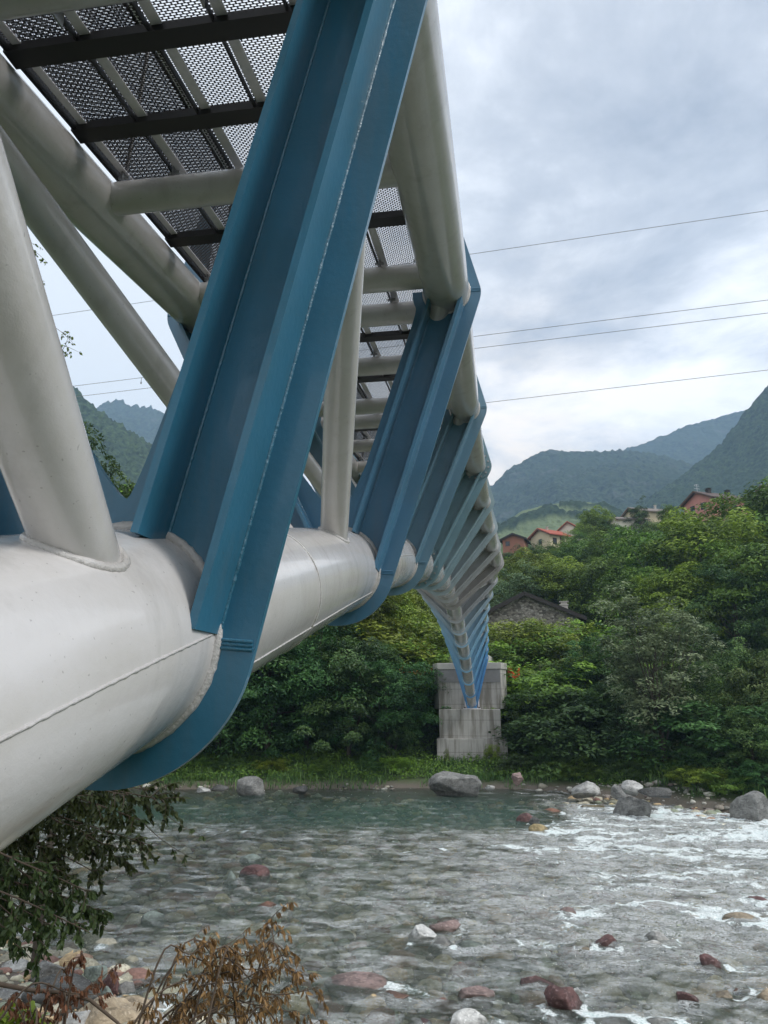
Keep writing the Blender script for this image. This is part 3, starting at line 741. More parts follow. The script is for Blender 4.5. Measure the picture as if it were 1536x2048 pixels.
def rock(i, x, y, z, w, h, ck, lab, group=None):
    rs = np.random.RandomState(100+i); V = I4.copy()
    sm = rs.rand() < (.35 if y < 34 else 0)
    for _ in range(rs.randint(8, 14) if not sm else 2):
        nrm = rs.normal(size=3); nrm /= np.linalg.norm(nrm); dd = rs.uniform(.48, .80); s = V@nrm-dd
        V = V-np.outer(np.maximum(s, 0)*.93, nrm)
    q = V*1.3+i*3.1
    V = V*(1+.14*fbm(q[:, 0], q[:, 1], q[:, 2], 3, i)+.035*fbm(q[:, 0]*5, q[:, 1]*5, q[:, 2]*5, 3, i+9))[:, None]
    ext = V.max(0)-V.min(0); V = (V-(V.max(0)+V.min(0))/2)/ext
    an = rs.uniform(-.3, .3); 
    V = V*np.array([w, w*rs.uniform(.6, .85), h*1.55]); V[:, 2] += h*.18
    V = V@np.array([[math.cos(an), math.sin(an), 0], [-math.sin(an), math.cos(an), 0], [0, 0, 1]])
    o = mesh_np('boulder' if w > .7 else 'stone', V, F4, M['rock_'+ck], smooth=True); o.location = (x, y, z)
    tag(o, lab, 'boulder' if w > .7 else 'stone', 'stones and boulders in and along the river'); return o
for i, r in enumerate(ROCKW): rock(i, r[0], r[1], r[2]-(.12*r[4] if (r[2] < .1 and r[1] < 40) else 0), *r[3:])

# ---- bed and bar cobbles nobody could count
def cobbles(name, N, xr, yr, sz, seed, cond, zoff, mat, sat=1.0):
    rs = np.random.RandomState(seed); x = rs.uniform(*xr, N); y = yr[0]+(yr[1]-yr[0])*rs.rand(N)**1.25
    keep = cond(x, y); x = x[keep]; y = y[keep]; N = len(x)
    s = sz[0]*(sz[1]/sz[0])**(rs.rand(N)**2.2); z = ground_z(x, y)+zoff*s
    sc = np.stack([s*rs.uniform(.7, 1.25, N), s*rs.uniform(.6, 1.1, N), s*rs.uniform(.35, .62, N)], 1)
    an = rs.uniform(0, 6.28, N); Vb = I1[None]*(1+.22*rs.normal(size=(N, len(I1), 1))*.5)
    V = Vb*sc[:, None, :]; c, s_ = np.cos(an)[:, None], np.sin(an)[:, None]
    X = V[..., 0]*c-V[..., 1]*s_+x[:, None]; Y = V[..., 0]*s_+V[..., 1]*c+y[:, None]; Z = V[..., 2]+z[:, None]
    VV = np.stack([X, Y, Z], -1).reshape(-1, 3); FF = (F1[None]+(np.arange(N)*len(I1))[:, None, None]).reshape(-1, 3)
    pal = 1.45*np.array([(.22,.22,.19),(.32,.31,.27),(.17,.18,.15),(.17,.085,.075),(.36,.26,.14),(.46,.45,.40),(.20,.25,.20),(.28,.18,.14),(.38,.33,.17),(.09,.09,.08)])
    ci = rs.choice(len(pal), N, p=[.16,.15,.13,.10,.10,.09,.09,.07,.07,.04]); cc = pal[ci]*rs.uniform(.7, 1.2, (N, 1)); cc = cc*np.array([1.10, 1.02, .84]); g_ = cc.mean(1, keepdims=True); cc = g_+(cc-g_)*sat*.75
    col = np.concatenate([np.repeat(cc, len(F1), 0), np.ones((N*len(F1), 1))], 1)
    o = mesh_np(name, VV, FF, mat, smooth=True, attr={'col': ('FACE', col)}); o['kind'] = 'stuff'; return o
m, nt, b, out = new_mat('cobble'); a = nd(nt, 'ShaderNodeAttribute', attribute_name='col'); n = noise(nt, 16, 6, .6)
nt.links.new(mixc(nt, 1.0, a.outputs['Color'], ramp(nt, n.outputs['Fac'], [(.3, (.62,.62,.6)), (.7, (1.25,1.25,1.2))]).outputs[0], 'MULTIPLY'), b.inputs['Base Color'])
b.inputs['Roughness'].default_value = .7; bump(nt, n.outputs['Fac'], .6, .02, b); M['cobble'] = m
inr = lambda x, y: (y > shoreN(x)-.3) & (y < shoreF(x)+.2)
o = cobbles('riverbed_cobbles', 24000, (-16, 17), (9.5, 42), (.05, .36), 5, inr, .05, M['cobble']); tag(o, 'mixed grey, tan and maroon cobbles paving the river bed under shallow water', 'riverbed cobbles')
o = cobbles('gravel', 9000, (-14, -2), (8.5, 17), (.025, .16), 6, lambda x, y: (y < shoreN(x)+.2) & (y > shoreN(x)-4.2), .15, M['cobble']); tag(o, 'loose pale gravel of the bar at the bottom left', 'gravel')
o = cobbles('shore_rubble', 7000, (-22, 16), (32, 47), (.04, .30), 8, lambda x, y: (np.abs(y-shoreF(x)-.35-1.3*sstep(4, 7, x)) < .55+1.2*sstep(4, 7, x)) & ((x > 1.5) | (vnoise(x*.8, y*0, seed=4) > .1)), .1, M['cobble'], .35); tag(o, 'broken stones and soil rubble along the far waterline', 'rubble')

# ---- water
def turb(X, Y):
    t = .45+.42*sstep(-4, 3, X)*sstep(13, 20, Y)*sstep(36, 31, Y)
    t = np.maximum(t, 1.0*sstep(2.2, 4.5, X)*sstep(27, 30, Y)*sstep(41, 38.5, Y))
    t = np.maximum(t, .5*sstep(-6, -3, X)*sstep(12, 16, Y)*sstep(36, 31, Y))
    t = t*(1-.78*sstep(30, 34, Y)*sstep(3.5, 1.0, X))
    t = t*(1-.10*sstep(20, 14, Y))
    t = t*(1-.25*sstep(-4.5, -6.5, X)*sstep(17, 20, Y)*sstep(31, 27, Y))
    return t
def wavez(X, Y):
    T = turb(X, Y); wx = X+.35*fbm(X*.7, Y*.7, oct=2, seed=31); wy = Y+.30*fbm(X*.6, Y*.6, oct=2, seed=37)
    a = fbm(wx*.75, wy*1.9, oct=2, seed=41); b_ = fbm(wx*2.0, wy*4.6, oct=2, seed=47); c = fbm(wx*4.5, wy*9.5, oct=2, seed=53)
    z = T*(.075*a+.060*(1-np.abs(b_)*2.2)+.022*c)
    # the chute drops over a ledge running from (2,34.5) towards the right bank
    led = sstep(-.9, .6, (X-2.6)*.9-(Y-37.0)*.28)*sstep(27, 31, Y)
    z = z+.16*(1-led)*sstep(32, 36, Y)
    for (rx, ry, rz, rw, rh, ck, lab) in ROCKW:
        if rz > .1 or ry > 41: continue
        d2 = ((X-rx-.0)/(rw*.62))**2+((Y-ry+.25*rw)/(rw*.6))**2; z = z+.05*np.exp(-d2)*min(1, rw)
        d3 = ((X-rx-rw*.95)/(rw*.6))**2+((Y-ry+.3*rw)/(rw*.45))**2; z = z-.045*np.exp(-d3)*min(1, rw)
    return z
def foamf(X, Y):
    T = turb(X, Y); wx = X+.5*fbm(X*.8, Y*.8, oct=3, seed=61); wy = Y+.35*fbm(X*.9, Y*.9, oct=3, seed=67)
    a = fbm(wx*.55, wy*1.25, oct=4, seed=71); r = 1-np.abs(fbm(wx*1.4, wy*3.2, oct=4, seed=73))*2.6
    reg = sstep(-1.5, 4, X)*sstep(15, 21, Y)*sstep(38, 32, Y)
    f = .95*a+.55*r-.62+.36*reg+.24*(T-.4)-.06
    ch = sstep(2.6, 4.2, X-.28*(Y-37)*0)*sstep(28.5, 32, Y)*sstep(40.5, 38.0, Y)
    f = f-.16*sstep(25, 19, Y)+.22*ch+.18*ch*fbm(wx*.5, wy*2.4, oct=3, seed=79)
    f = f-.50*sstep(30.5, 34, Y)*sstep(3.2, 1.4, X)-.35*sstep(-3.2, -5.0, X)*sstep(17, 20, Y)*sstep(30, 27, Y)
    for (rx, ry, rz, rw, rh, ck, lab) in ROCKW:
        if rz > .1 or ry > 41.5: continue
        if rh < .06*rw: continue
        dx = (X-rx)/rw; dy = (Y-ry+.25*rw)/rw
        tail = np.exp(-(dy/(.42+.14*np.maximum(dx, 0)))**2)*sstep(-.1, .6, dx)*np.exp(-np.maximum(dx, 0)/1.5)
        rim = np.exp(-((np.sqrt(dx*dx+(dy*1.2)**2)-.58)/.12)**2)
        f = f+(.62*tail+.33*rim)*(.45+.75*min(1, float(np.interp(rx, [-6, 0], [.25, 1]))))
    return np.clip(f, 0, 1.2)
def wattr(X, Y):
    gz = ground_z(X, Y); return {'depth': ('POINT', np.clip(.05-gz, 0, 2).ravel()), 'foam': ('POINT', foamf(X, Y).ravel()), 'rough': ('POINT', turb(X, Y).ravel())}
m, nt, b, out = new_mat('river_water'); nt.nodes.remove(b)
ad = nd(nt, 'ShaderNodeAttribute', attribute_name='depth'); af = nd(nt, 'ShaderNodeAttribute', attribute_name='foam')
r1 = noise(nt, 3.4, 7, .66, dist=.7, stretch=(1, 2.3, 1)); r2 = noise(nt, 13.0, 6, .66, dist=.7, stretch=(1, 2.0, 1)); r3 = noise(nt, 40, 5, .65, dist=.6, stretch=(1, 1.7, 1))
p = bump(nt, r1.outputs['Fac'], .9, .24, None); p = bump(nt, r2.outputs['Fac'], .95, .10, None, p); p = bump(nt, r3.outputs['Fac'], .95, .04, None, p)
tr = nd(nt, 'ShaderNodeBsdfTransparent'); tr.inputs[0].default_value = (.94, .97, .94, 1)
df_ = nd(nt, 'ShaderNodeBsdfDiffuse'); at_r = nd(nt, 'ShaderNodeAttribute', attribute_name='rough'); nt.links.new(mixc(nt, maths(nt, 'MULTIPLY', at_r.outputs['Fac'], 1.3, clamp=True), (.022, .115, .088), (.20, .215, .15)), df_.inputs[0])
gl = nd(nt, 'ShaderNodeBsdfGlossy'); gl.inputs['Roughness'].default_value = .05; gl.inputs['Color'].default_value = (1, 1, 1, 1); nt.links.new(p, gl.inputs['Normal'])
fr = nd(nt, 'ShaderNodeFresnel'); fr.inputs['IOR'].default_value = 1.36; nt.links.new(p, fr.inputs['Normal'])
body = maths(nt, 'ADD', maths(nt, 'SUBTRACT', 1.0, maths(nt, 'EXPONENT', maths(nt, 'MULTIPLY', ad.outputs['Fac'], -.50))), maths(nt, 'MULTIPLY', maths(nt, 'MULTIPLY', at_r.outputs['Fac'], ramp(nt, r1.outputs['Fac'], [(.40,(0,0,0)),(.66,(1,1,1))]).outputs[0]), .08), clamp=True)
mx = nd(nt, 'ShaderNodeMixShader'); nt.links.new(body, mx.inputs[0]); nt.links.new(tr.outputs[0], mx.inputs[1]); nt.links.new(df_.outputs[0], mx.inputs[2])
mg = nd(nt, 'ShaderNodeMixShader'); nt.links.new(maths(nt, 'MULTIPLY', fr.outputs[0], 1.65, clamp=True), mg.inputs[0]); nt.links.new(mx.outputs[0], mg.inputs[1]); nt.links.new(gl.outputs[0], mg.inputs[2])
fo = nd(nt, 'ShaderNodeBsdfDiffuse'); fo.inputs[0].default_value = (.86, .89, .89, 1)
fn1 = noise(nt, 7, 8, .72, dist=1.2, stretch=(1, 1.9, 1)); fn2 = noise(nt, 26, 6, .7, dist=.8, stretch=(1, 1.6, 1))
fz = maths(nt, 'ADD', maths(nt, 'MULTIPLY', fn1.outputs['Fac'], .62), maths(nt, 'MULTIPLY', fn2.outputs['Fac'], .38))
ff = maths(nt, 'SUBTRACT', maths(nt, 'ADD', maths(nt, 'MULTIPLY', af.outputs['Fac'], .62), fz), .66)
ff = maths(nt, 'MULTIPLY', ff, 8.0, clamp=True)
rdg = maths(nt, 'SUBTRACT', 1.0, maths(nt, 'MULTIPLY', maths(nt, 'ABSOLUTE', maths(nt, 'SUBTRACT', fn1.outputs['Fac'], .5)), 11.0), clamp=True)
big = noise(nt, .9, 4, .6, dist=.8, stretch=(1, 2.0, 1))
msk = maths(nt, 'MULTIPLY', maths(nt, 'SUBTRACT', maths(nt, 'ADD', maths(nt, 'MULTIPLY', at_r.outputs['Fac'], .35), big.outputs['Fac']), .60), 4.0, clamp=True)
strands = maths(nt, 'MULTIPLY', maths(nt, 'MULTIPLY', rdg, msk), maths(nt, 'MULTIPLY', fn2.outputs['Fac'], 1.25, clamp=True))
cut = ramp(nt, fn2.outputs['Fac'], [(.36, (.15,.15,.15)), (.56, (1,1,1))])
ff = maths(nt, 'MAXIMUM', maths(nt, 'MULTIPLY', ff, cut.outputs[0]), maths(nt, 'MULTIPLY', strands, .9))
# aerated teal water round the foam
milk = nd(nt, 'ShaderNodeBsdfDiffuse'); milk.inputs[0].default_value = (.22, .50, .47, 1)
mk = nd(nt, 'ShaderNodeMixShader'); nt.links.new(maths(nt, 'MULTIPLY', maths(nt, 'SUBTRACT', af.outputs['Fac'], .20), .72, clamp=True), mk.inputs[0]); nt.links.new(mg.outputs[0], mk.inputs[1]); nt.links.new(milk.outputs[0], mk.inputs[2])
mf = nd(nt, 'ShaderNodeMixShader'); nt.links.new(maths(nt, 'MULTIPLY', ff, .93), mf.inputs[0]); nt.links.new(mk.outputs[0], mf.inputs[1]); nt.links.new(fo.outputs[0], mf.inputs[2]); nt.links.new(mf.outputs[0], out.inputs[0])
M['water'] = m
xs = axis([(-60,-16,1.0,.2),(-16,17,.05,.05),(17,60,.2,1.5)]); ys = axis([(7,13,.12,.05),(13,30,.045,.07),(30,46,.07,.09)])
grid('river_water', xs, ys, wavez, M['water'], attr=wattr)

# ================================================================== MOUNTAINS
def forest_mat(name, c0, c1, c2, sc, meadow=None, rock=None):
    m, nt, b, out = new_mat(name); n = noise(nt, sc, 6, .6); n2 = noise(nt, sc*6, 4, .65); n3 = noise(nt, sc*.18, 5, .6)
    c = mixc(nt, ramp(nt, n2.outputs['Fac'], [(.35, (0,0,0)), (.68, (1,1,1))]).outputs[0], c0, c1)
    c = mixc(nt, ramp(nt, n3.outputs['Fac'], [(.48, (0,0,0)), (.62, (1,1,1))]).outputs[0], c, c2)
    if rock: c = mixc(nt, ramp(nt, n.outputs['Fac'], [(.60, (0,0,0)), (.67, (1,1,1))]).outputs[0], c, rock)
    if meadow:
        am = nd(nt, 'ShaderNodeAttribute', attribute_name='meadow'); c = mixc(nt, am.outputs['Fac'], c, mixc(nt, n.outputs['Fac'], meadow, tuple(x*.7 for x in meadow)))
    nt.links.new(c, b.inputs['Base Color']); b.inputs['Roughness'].default_value = .95; b.inputs['Specular IOR Level'].default_value = .1
    bump(nt, n2.outputs['Fac'], 1.0, .6/sc*.12, b); return m
def mountain(name, prof, Yr, D, mat, seed, amp, treeamp, ns=420, ntt=150, p=1.15, zlow=10, meadow=None, tsc=9.0, curve=0.0):
    P = [at(u, v, Yr) for u, v in prof]; xs_ = np.array([q.x for q in P]); zs_ = np.array([q.z for q in P])
    s = np.linspace(xs_[0], xs_[-1], ns); zr = np.interp(s, xs_, zs_)
    ker = np.ones(5)/5; zr = np.convolve(np.pad(zr, 2, 'edge'), ker, 'valid')
    t = np.concatenate([-np.linspace(.5, .02, 25), np.linspace(0, 1, ntt)])
    Sx, Tt = np.meshgrid(s, t); ZR = np.broadcast_to(zr, Sx.shape)
    H = ZR-zlow; Z = zlow+H*np.where(Tt > 0, np.maximum(0, 1-Tt)**p, 1-1.2*np.abs(Tt)); Y = Yr-Tt*D
    e = sstep(0, .12, np.abs(Tt))
    g = fbm(Sx/(amp*7), Y/(amp*7), oct=5, seed=seed); rg = 1-2*np.abs(fbm(Sx/(amp*4.5)+g, Y/(amp*9), oct=4, seed=seed+3))
    Z = Z+e*(amp*g+.5*amp*rg*(1-sstep(.8, 1, Tt)))+treeamp*(.6*vnoise(Sx/tsc, Y/tsc, seed=seed+5)+.5*vnoise(Sx/tsc*2.3, Y/tsc*2.3, seed=seed+6))
    if meadow: Z = Z+5.5*(1-meadow(Sx, Y, Z))*(.6+.4*vnoise(Sx/4, Y/4, seed=3))
    Y = Y+curve*Sx
    V = np.stack([Sx.ravel(), Y.ravel(), Z.ravel()], 1); ny = len(t)
    i = np.arange((ny-1)*ns).reshape(ny-1, ns)[:, :-1].ravel(); Fc = np.stack([i, i+ns, i+1+ns, i+1], 1)
    at_ = {'meadow': ('POINT', meadow(Sx, Y, Z).ravel())} if meadow else None
    o = mesh_np(name, V, Fc, mat, smooth=True, attr=at_); o['kind'] = 'structure'; return o
M['forA'] = forest_mat('forest_far', (.008,.016,.012), (.070,.100,.050), (.036,.058,.032), .02, rock=(.075,.085,.07))
M['forB'] = forest_mat('forest_near_ridge', (.007,.015,.008), (.075,.115,.045), (.034,.058,.026), .03, rock=(.05,.072,.034))
M['forC'] = forest_mat('forest_meadow', (.016,.030,.014), (.045,.070,.028), (.03,.052,.022), .035, meadow=(.19,.235,.11))
mountain('mountain_ridge', [(1000,985),(1100,950),(1290,885),(1380,850),(1480,822),(1560,800),(1700,760)], 1900, 900, M['forA'], 3, 50, 5, 380, 130, zlow=60, tsc=16)
mountain('mountain_slope', [(560,1090),(700,1060),(850,1015),(930,990),(985,972),(1010,946),(1045,921),(1080,905),(1115,902),(1150,905),(1220,900),(1290,903),(1360,920),(1440,950),(1560,1000),(1700,1040)], 1350, 760, M['forA'], 5, 32, 6, 620, 190, zlow=50, tsc=11)
mountain('forested_ridge', [(1180,1062),(1240,1028),(1290,1000),(1350,958),(1395,925),(1440,890),(1500,812),(1536,768),(1600,700),(1750,560)], 900, 520, M['forB'], 7, 16, 4.5, 420, 220, zlow=40, tsc=6.5)
MEAD = lambda X, Y, Z: sstep(-.06, .02, fbm(X/30, Y/24, oct=4, seed=78)+.10*sstep(85, 35, X)-.05)
mountain('meadow_hill', [(880,1110),(960,1075),(1000,1048),(1045,1022),(1080,1012),(1130,1006),(1200,1006),(1240,1028),(1300,1060),(1400,1090)], 620, 300, M['forC'], 9, 7, 1.0, 420, 160, zlow=35, tsc=5,
         meadow=MEAD)
mountain('left_hillside', [(-350,460),(0,672),(100,738),(150,775),(180,805),(215,832),(255,856),(300,884),(400,950),(520,1015),(620,1070)], 620, 360, M['forB'], 13, 12, 3.6, 520, 230, zlow=35, tsc=5)
mountain('left_mountain', [(0,900),(100,862),(160,832),(200,812),(222,802),(245,801),(270,812),(300,812),(318,822),(340,828),(450,862),(560,915),(600,950),(640,995),(720,1050)], 1600, 700, M['forA'], 17, 34, 9, 460, 150, zlow=60, tsc=14)

# ================================================================== VEGETATION
def leafmat(name, c0, c1, rough=.5, trans=.25):
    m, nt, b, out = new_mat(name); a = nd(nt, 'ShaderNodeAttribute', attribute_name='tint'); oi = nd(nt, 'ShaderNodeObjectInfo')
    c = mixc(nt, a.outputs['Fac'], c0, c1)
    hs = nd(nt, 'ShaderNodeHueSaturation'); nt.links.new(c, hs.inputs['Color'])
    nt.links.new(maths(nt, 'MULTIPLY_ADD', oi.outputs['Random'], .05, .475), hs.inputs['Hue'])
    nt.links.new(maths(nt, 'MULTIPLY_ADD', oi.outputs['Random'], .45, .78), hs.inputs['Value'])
    nt.links.new(hs.outputs[0], b.inputs['Base Color']); b.inputs['Roughness'].default_value = rough; b.inputs['Specular IOR Level'].default_value = .35
    t = nd(nt, 'ShaderNodeBsdfTranslucent'); nt.links.new(hs.outputs[0], t.inputs[0])
    mx = nd(nt, 'ShaderNodeMixShader'); mx.inputs[0].default_value = trans; nt.links.new(b.outputs[0], mx.inputs[1]); nt.links.new(t.outputs[0], mx.inputs[2]); nt.links.new(mx.outputs[0], out.inputs[0]); return m
M['leaf_dark'] = leafmat('leaf_dark', (0.026,0.066,0.018), (0.148,0.270,0.077))
M['leaf_mid'] = leafmat('leaf_mid', (0.041,0.085,0.014), (0.224,0.367,0.056))
M['leaf_light'] = leafmat('leaf_light', (0.074,0.130,0.014), (0.349,0.488,0.060))
M['leaf_grey'] = leafmat('leaf_grey', (0.038,0.087,0.024), (0.220,0.343,0.100))
M['leaf_pale'] = leafmat('leaf_pale', (.085,.130,.060), (.36,.46,.25))
M['leaf_dry'] = leafmat('leaf_dry', (.13,.060,.030), (.40,.205,.105), .6, .3)
M['leaf_near'] = leafmat('leaf_near', (0.032,0.057,0.017), (0.123,0.168,0.050), .38)
M['bark'] = simple('bark', (.085,.070,.055), .9, 0, 7, .35, .02, 25)
M['twig'] = simple('twig_bark', (.10,.072,.05), .8, 0, 30, .3)
def quads(c, d, n, l, w):
    s = np.cross(n, d); s /= np.linalg.norm(s, axis=1, keepdims=True)+1e-9
    V = np.stack([c-d*l[:, None]*.5, c+s*w[:, None]*.5-d*l[:, None]*.06, c+d*l[:, None]*.5, c-s*w[:, None]*.5-d*l[:, None]*.06], 1)
    N = len(c); return V.reshape(-1, 3), np.arange(N*4).reshape(N, 4)
def unit(a): return a/(np.linalg.norm(a, axis=-1, keepdims=True)+1e-9)
def crown(rs, env, nclump, per, leaf, cr, flat=.6, droop=.25, asp=.42, base=0.0, outb=.7):
    # env(dir, rs) -> point on the crown surface;  returns V, F, tint and clump centres
    C = []; 
    for i in range(nclump):
        C.append(env(rs, i))
    C = np.array(C)
    ax = C.mean(0); N = nclump*per
    ci = np.repeat(np.arange(nclump), per); rad = cr*rs.uniform(.6, 1.35, nclump)
    u = unit(rs.normal(size=(N, 3))); u[:, 2] = np.abs(u[:, 2])*rs.choice([1, 1, 1, -1], N)
    rr = rs.uniform(.25, 1.0, N)**.5
    off = u*(rr*rad[ci])[:, None]*np.array([1, 1, flat])
    hor = np.hypot(off[:, 0], off[:, 1]); off[:, 2] -= droop*hor*hor/rad[ci]
    p = C[ci]+off
    outw = unit(C-np.array([ax[0], ax[1], ax[2]-.3*np.ptp(C[:, 2])]))[ci]
    nrm = unit(rs.normal(size=(N, 3))*.55+np.array([0, 0, .8])+outw*.45+u*.4)
    d = unit(np.cross(nrm, rs.normal(size=(N, 3)))+outw*.5-np.array([0, 0, droop]))
    d = unit(d-nrm*(d*nrm).sum(1, keepdims=True))
    l = leaf*rs.uniform(.6, 1.4, N); V, Fc = quads(p, d, nrm, l, l*asp*rs.uniform(.8, 1.2, N))
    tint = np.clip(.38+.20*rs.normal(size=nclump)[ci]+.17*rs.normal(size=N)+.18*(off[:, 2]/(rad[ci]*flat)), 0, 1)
    return V, Fc, tint, C
def ell(cx, cz, rx, rz, lob=.22, low=-.75, seed=0, inner=.22):
    def f(rs, i):
        while True:
            d = unit(rs.normal(size=3)); 
            if d[2] > low: break
        k = 1+lob*float(vnoise([d[0]*2.1+seed], [d[1]*2.1], [d[2]*2.1])[0])*1.6
        r = k*(rs.uniform(.35, .8) if rs.rand() < inner else rs.uniform(.82, 1.04))
        return np.array([d[0]*rx*r, d[1]*rx*r, cz+d[2]*rz*r])
    return f
def limbs(rs, C, H, r0, n, zs):
    mb = MB(); tr = [Vector((.03*H*math.sin(i*1.1)*i/8, .02*H*math.cos(i*1.7)*i/8, -.4+(H*.82+.4)*i/8)) for i in range(9)]
    mb.tube(tr, [r0*(1-.85*i/8) for i in range(9)], 9)
    idx = rs.choice(len(C), min(n, len(C)), replace=False)
    for j in idx:
        c = Vector(C[j]); t = rs.uniform(zs, .75); q = tr[0].lerp(tr[-1], t); q = tr[min(7, int(t*8))]
        mid = q.lerp(c, .5)+Vector((0, 0, .06*H*rs.uniform(-.3, 1))); rr = r0*(1-.8*t)*.5
        mb.tube([q, q.lerp(mid, .5)+Vector((rs.normal()*.05, rs.normal()*.05, 0)), mid, c], [rr, rr*.75, rr*.5, rr*.18], 5, False)
    return mb
PROTO = {}
def proto(key, H, mats, env, nclump, per, leaf, cr, seed, r0=.16, nl=12, zs=.3, **kw):
    rs = np.random.RandomState(seed); V, Fc, tint, C = crown(rs, env, nclump, per, leaf, cr, **kw)
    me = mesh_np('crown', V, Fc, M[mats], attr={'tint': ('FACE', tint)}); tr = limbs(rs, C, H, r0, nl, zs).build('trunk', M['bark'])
    root = empty('tree'); me.parent = root; tr.parent = root
    PROTO[key] = [root, me, tr, H, False, float(np.percentile(V[:, 2], 99.3))/H]
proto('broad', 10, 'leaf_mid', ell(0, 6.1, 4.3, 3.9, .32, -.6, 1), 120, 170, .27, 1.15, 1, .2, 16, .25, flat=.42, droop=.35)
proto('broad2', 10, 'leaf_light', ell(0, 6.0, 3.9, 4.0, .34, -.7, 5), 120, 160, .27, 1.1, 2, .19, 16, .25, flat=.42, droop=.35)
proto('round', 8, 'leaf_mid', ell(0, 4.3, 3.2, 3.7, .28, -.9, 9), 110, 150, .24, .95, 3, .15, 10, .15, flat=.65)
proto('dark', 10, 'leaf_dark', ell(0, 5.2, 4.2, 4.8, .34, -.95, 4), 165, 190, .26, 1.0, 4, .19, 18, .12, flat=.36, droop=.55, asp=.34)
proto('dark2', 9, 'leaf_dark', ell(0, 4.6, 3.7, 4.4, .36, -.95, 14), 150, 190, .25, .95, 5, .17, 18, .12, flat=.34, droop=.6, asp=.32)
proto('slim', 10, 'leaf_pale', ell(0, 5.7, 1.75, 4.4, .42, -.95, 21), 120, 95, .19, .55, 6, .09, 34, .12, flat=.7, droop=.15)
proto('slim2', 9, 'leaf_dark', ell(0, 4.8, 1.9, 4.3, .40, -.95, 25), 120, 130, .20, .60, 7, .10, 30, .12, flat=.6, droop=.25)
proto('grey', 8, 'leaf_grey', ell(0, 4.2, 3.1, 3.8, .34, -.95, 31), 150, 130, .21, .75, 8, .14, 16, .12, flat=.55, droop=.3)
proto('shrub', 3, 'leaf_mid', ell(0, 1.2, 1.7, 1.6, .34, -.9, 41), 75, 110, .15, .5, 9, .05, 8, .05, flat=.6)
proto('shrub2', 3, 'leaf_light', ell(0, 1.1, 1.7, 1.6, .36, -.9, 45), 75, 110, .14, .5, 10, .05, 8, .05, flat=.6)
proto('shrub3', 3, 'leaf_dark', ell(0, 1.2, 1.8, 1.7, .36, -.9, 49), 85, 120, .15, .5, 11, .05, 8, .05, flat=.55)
NPL = 0
def plant(key, x, y, H, wf=1.0, label='', name='tree', cat='tree', group=None, rz=None, z=None):
    global NPL
    root, cr, tr, H0, used, _k = PROTO[key]
    if used: r = root.copy(); c = cr.copy(); t = tr.copy(); [COL.objects.link(o) for o in (r, c, t)]; c.parent = r; t.parent = r
    else: r, c, t = root, cr, tr; PROTO[key][4] = True
    r.name = name; s = H/H0; r.scale = (s*wf, s*wf, s); r.rotation_euler = (0, 0, rnd.uniform(0, 6.28) if rz is None else rz)
    r.location = (x, y, (float(ground_z(x, y)) if z is None else z)-.05); tag(r, label, cat, group); NPL += 1; return r
def plant_px(key, u, vt, Y, wf=1.0, minH=1.0, **k):
    p = at(u, vt, Y); z0 = float(ground_z(p.x, Y)); H = max(minH, (p.z-z0)/PROTO[key][5]); return plant(key, p.x, Y, H, wf, **k)
G1 = 'dark trees of the far bank left of the pier'
for key, u, vt, Y, wf, lab in [
 ('dark',250,1180,50,1.1,'dark feathery tree at the left end of the far bank, behind the big tube'),
 ('dark2',350,1160,51.5,1.1,'dark feathery tree behind the big tube, second from the left'),
 ('dark',455,1150,49.5,1.1,'dark feathery tree just right of the big blue ring plate'),
 ('dark2',545,1190,48.5,1.05,'dark feathery tree in the middle of the mass left of the pier'),
 ('dark',620,1205,50,1.05,'tall dark feathery tree under the second blue ring plate'),
 ('dark2',700,1225,48.8,1.0,'dark feathery tree with pale sprays, fourth to the left of the pier'),
 ('dark',775,1290,49.5,1.1,'dark feathery tree with drooping fronds, second to the left of the pier'),
 ('dark2',790,1350,50.0,.75,'low dark feathery tree brushing the left side of the pier')]:
    plant_px(key, u, vt, Y, wf, label=lab, name='feathery_tree', cat='tree', group=G1)
for key, u, vt, Y, wf, lab in [
 ('round',560,1150,57,1.2,'green tree behind the dark mass, seen under the tube'),('broad2',690,1150,58,1.2,'light green tree behind the dark mass, below the second ring plate'),
 ('broad2',765,1165,63,1.0,'bright green tree directly below the third ring plate'),('broad2',812,1178,70,.9,'bright green tree at the left edge of the descending ribs'),
 ('shrub2',790,1255,58,1.6,'bright green bush on the slope left of the ribs, lowest left'),('shrub2',845,1245,64,1.5,'bright green bush on the slope against the ribs'),
 ('shrub2',815,1215,74,1.5,'bright green bush half way up the slope left of the ribs'),('shrub2',868,1285,57,1.5,'yellow green bush right behind the left ribs'),
 ('shrub2',760,1230,66,1.6,'green bush on the slope below the third ring plate'),('shrub',835,1330,53.5,1.1,'brownish bush at the orange netting left of the pier')]:
    plant_px(key, u, vt, Y, wf, label=lab, name='bush' if 'bush' in lab else 'tree', cat='bush' if 'bush' in lab else 'tree')
G2 = 'hedge in front of the stone barn'
for i, (u, vt) in enumerate([(1000,1252),(1040,1246),(1083,1243),(1122,1246)]):
    plant_px('shrub2', u, vt, 62+.4*i, 1.35, label=['yellow green hedge bush next to the bridge ribs, below the barn gable','second hedge bush from the ribs, below the barn gable','third hedge bush from the ribs, below the barn chimney side','hedge bush at the right corner of the stone barn'][i], name='hedge_bush', cat='bush', group=G2)
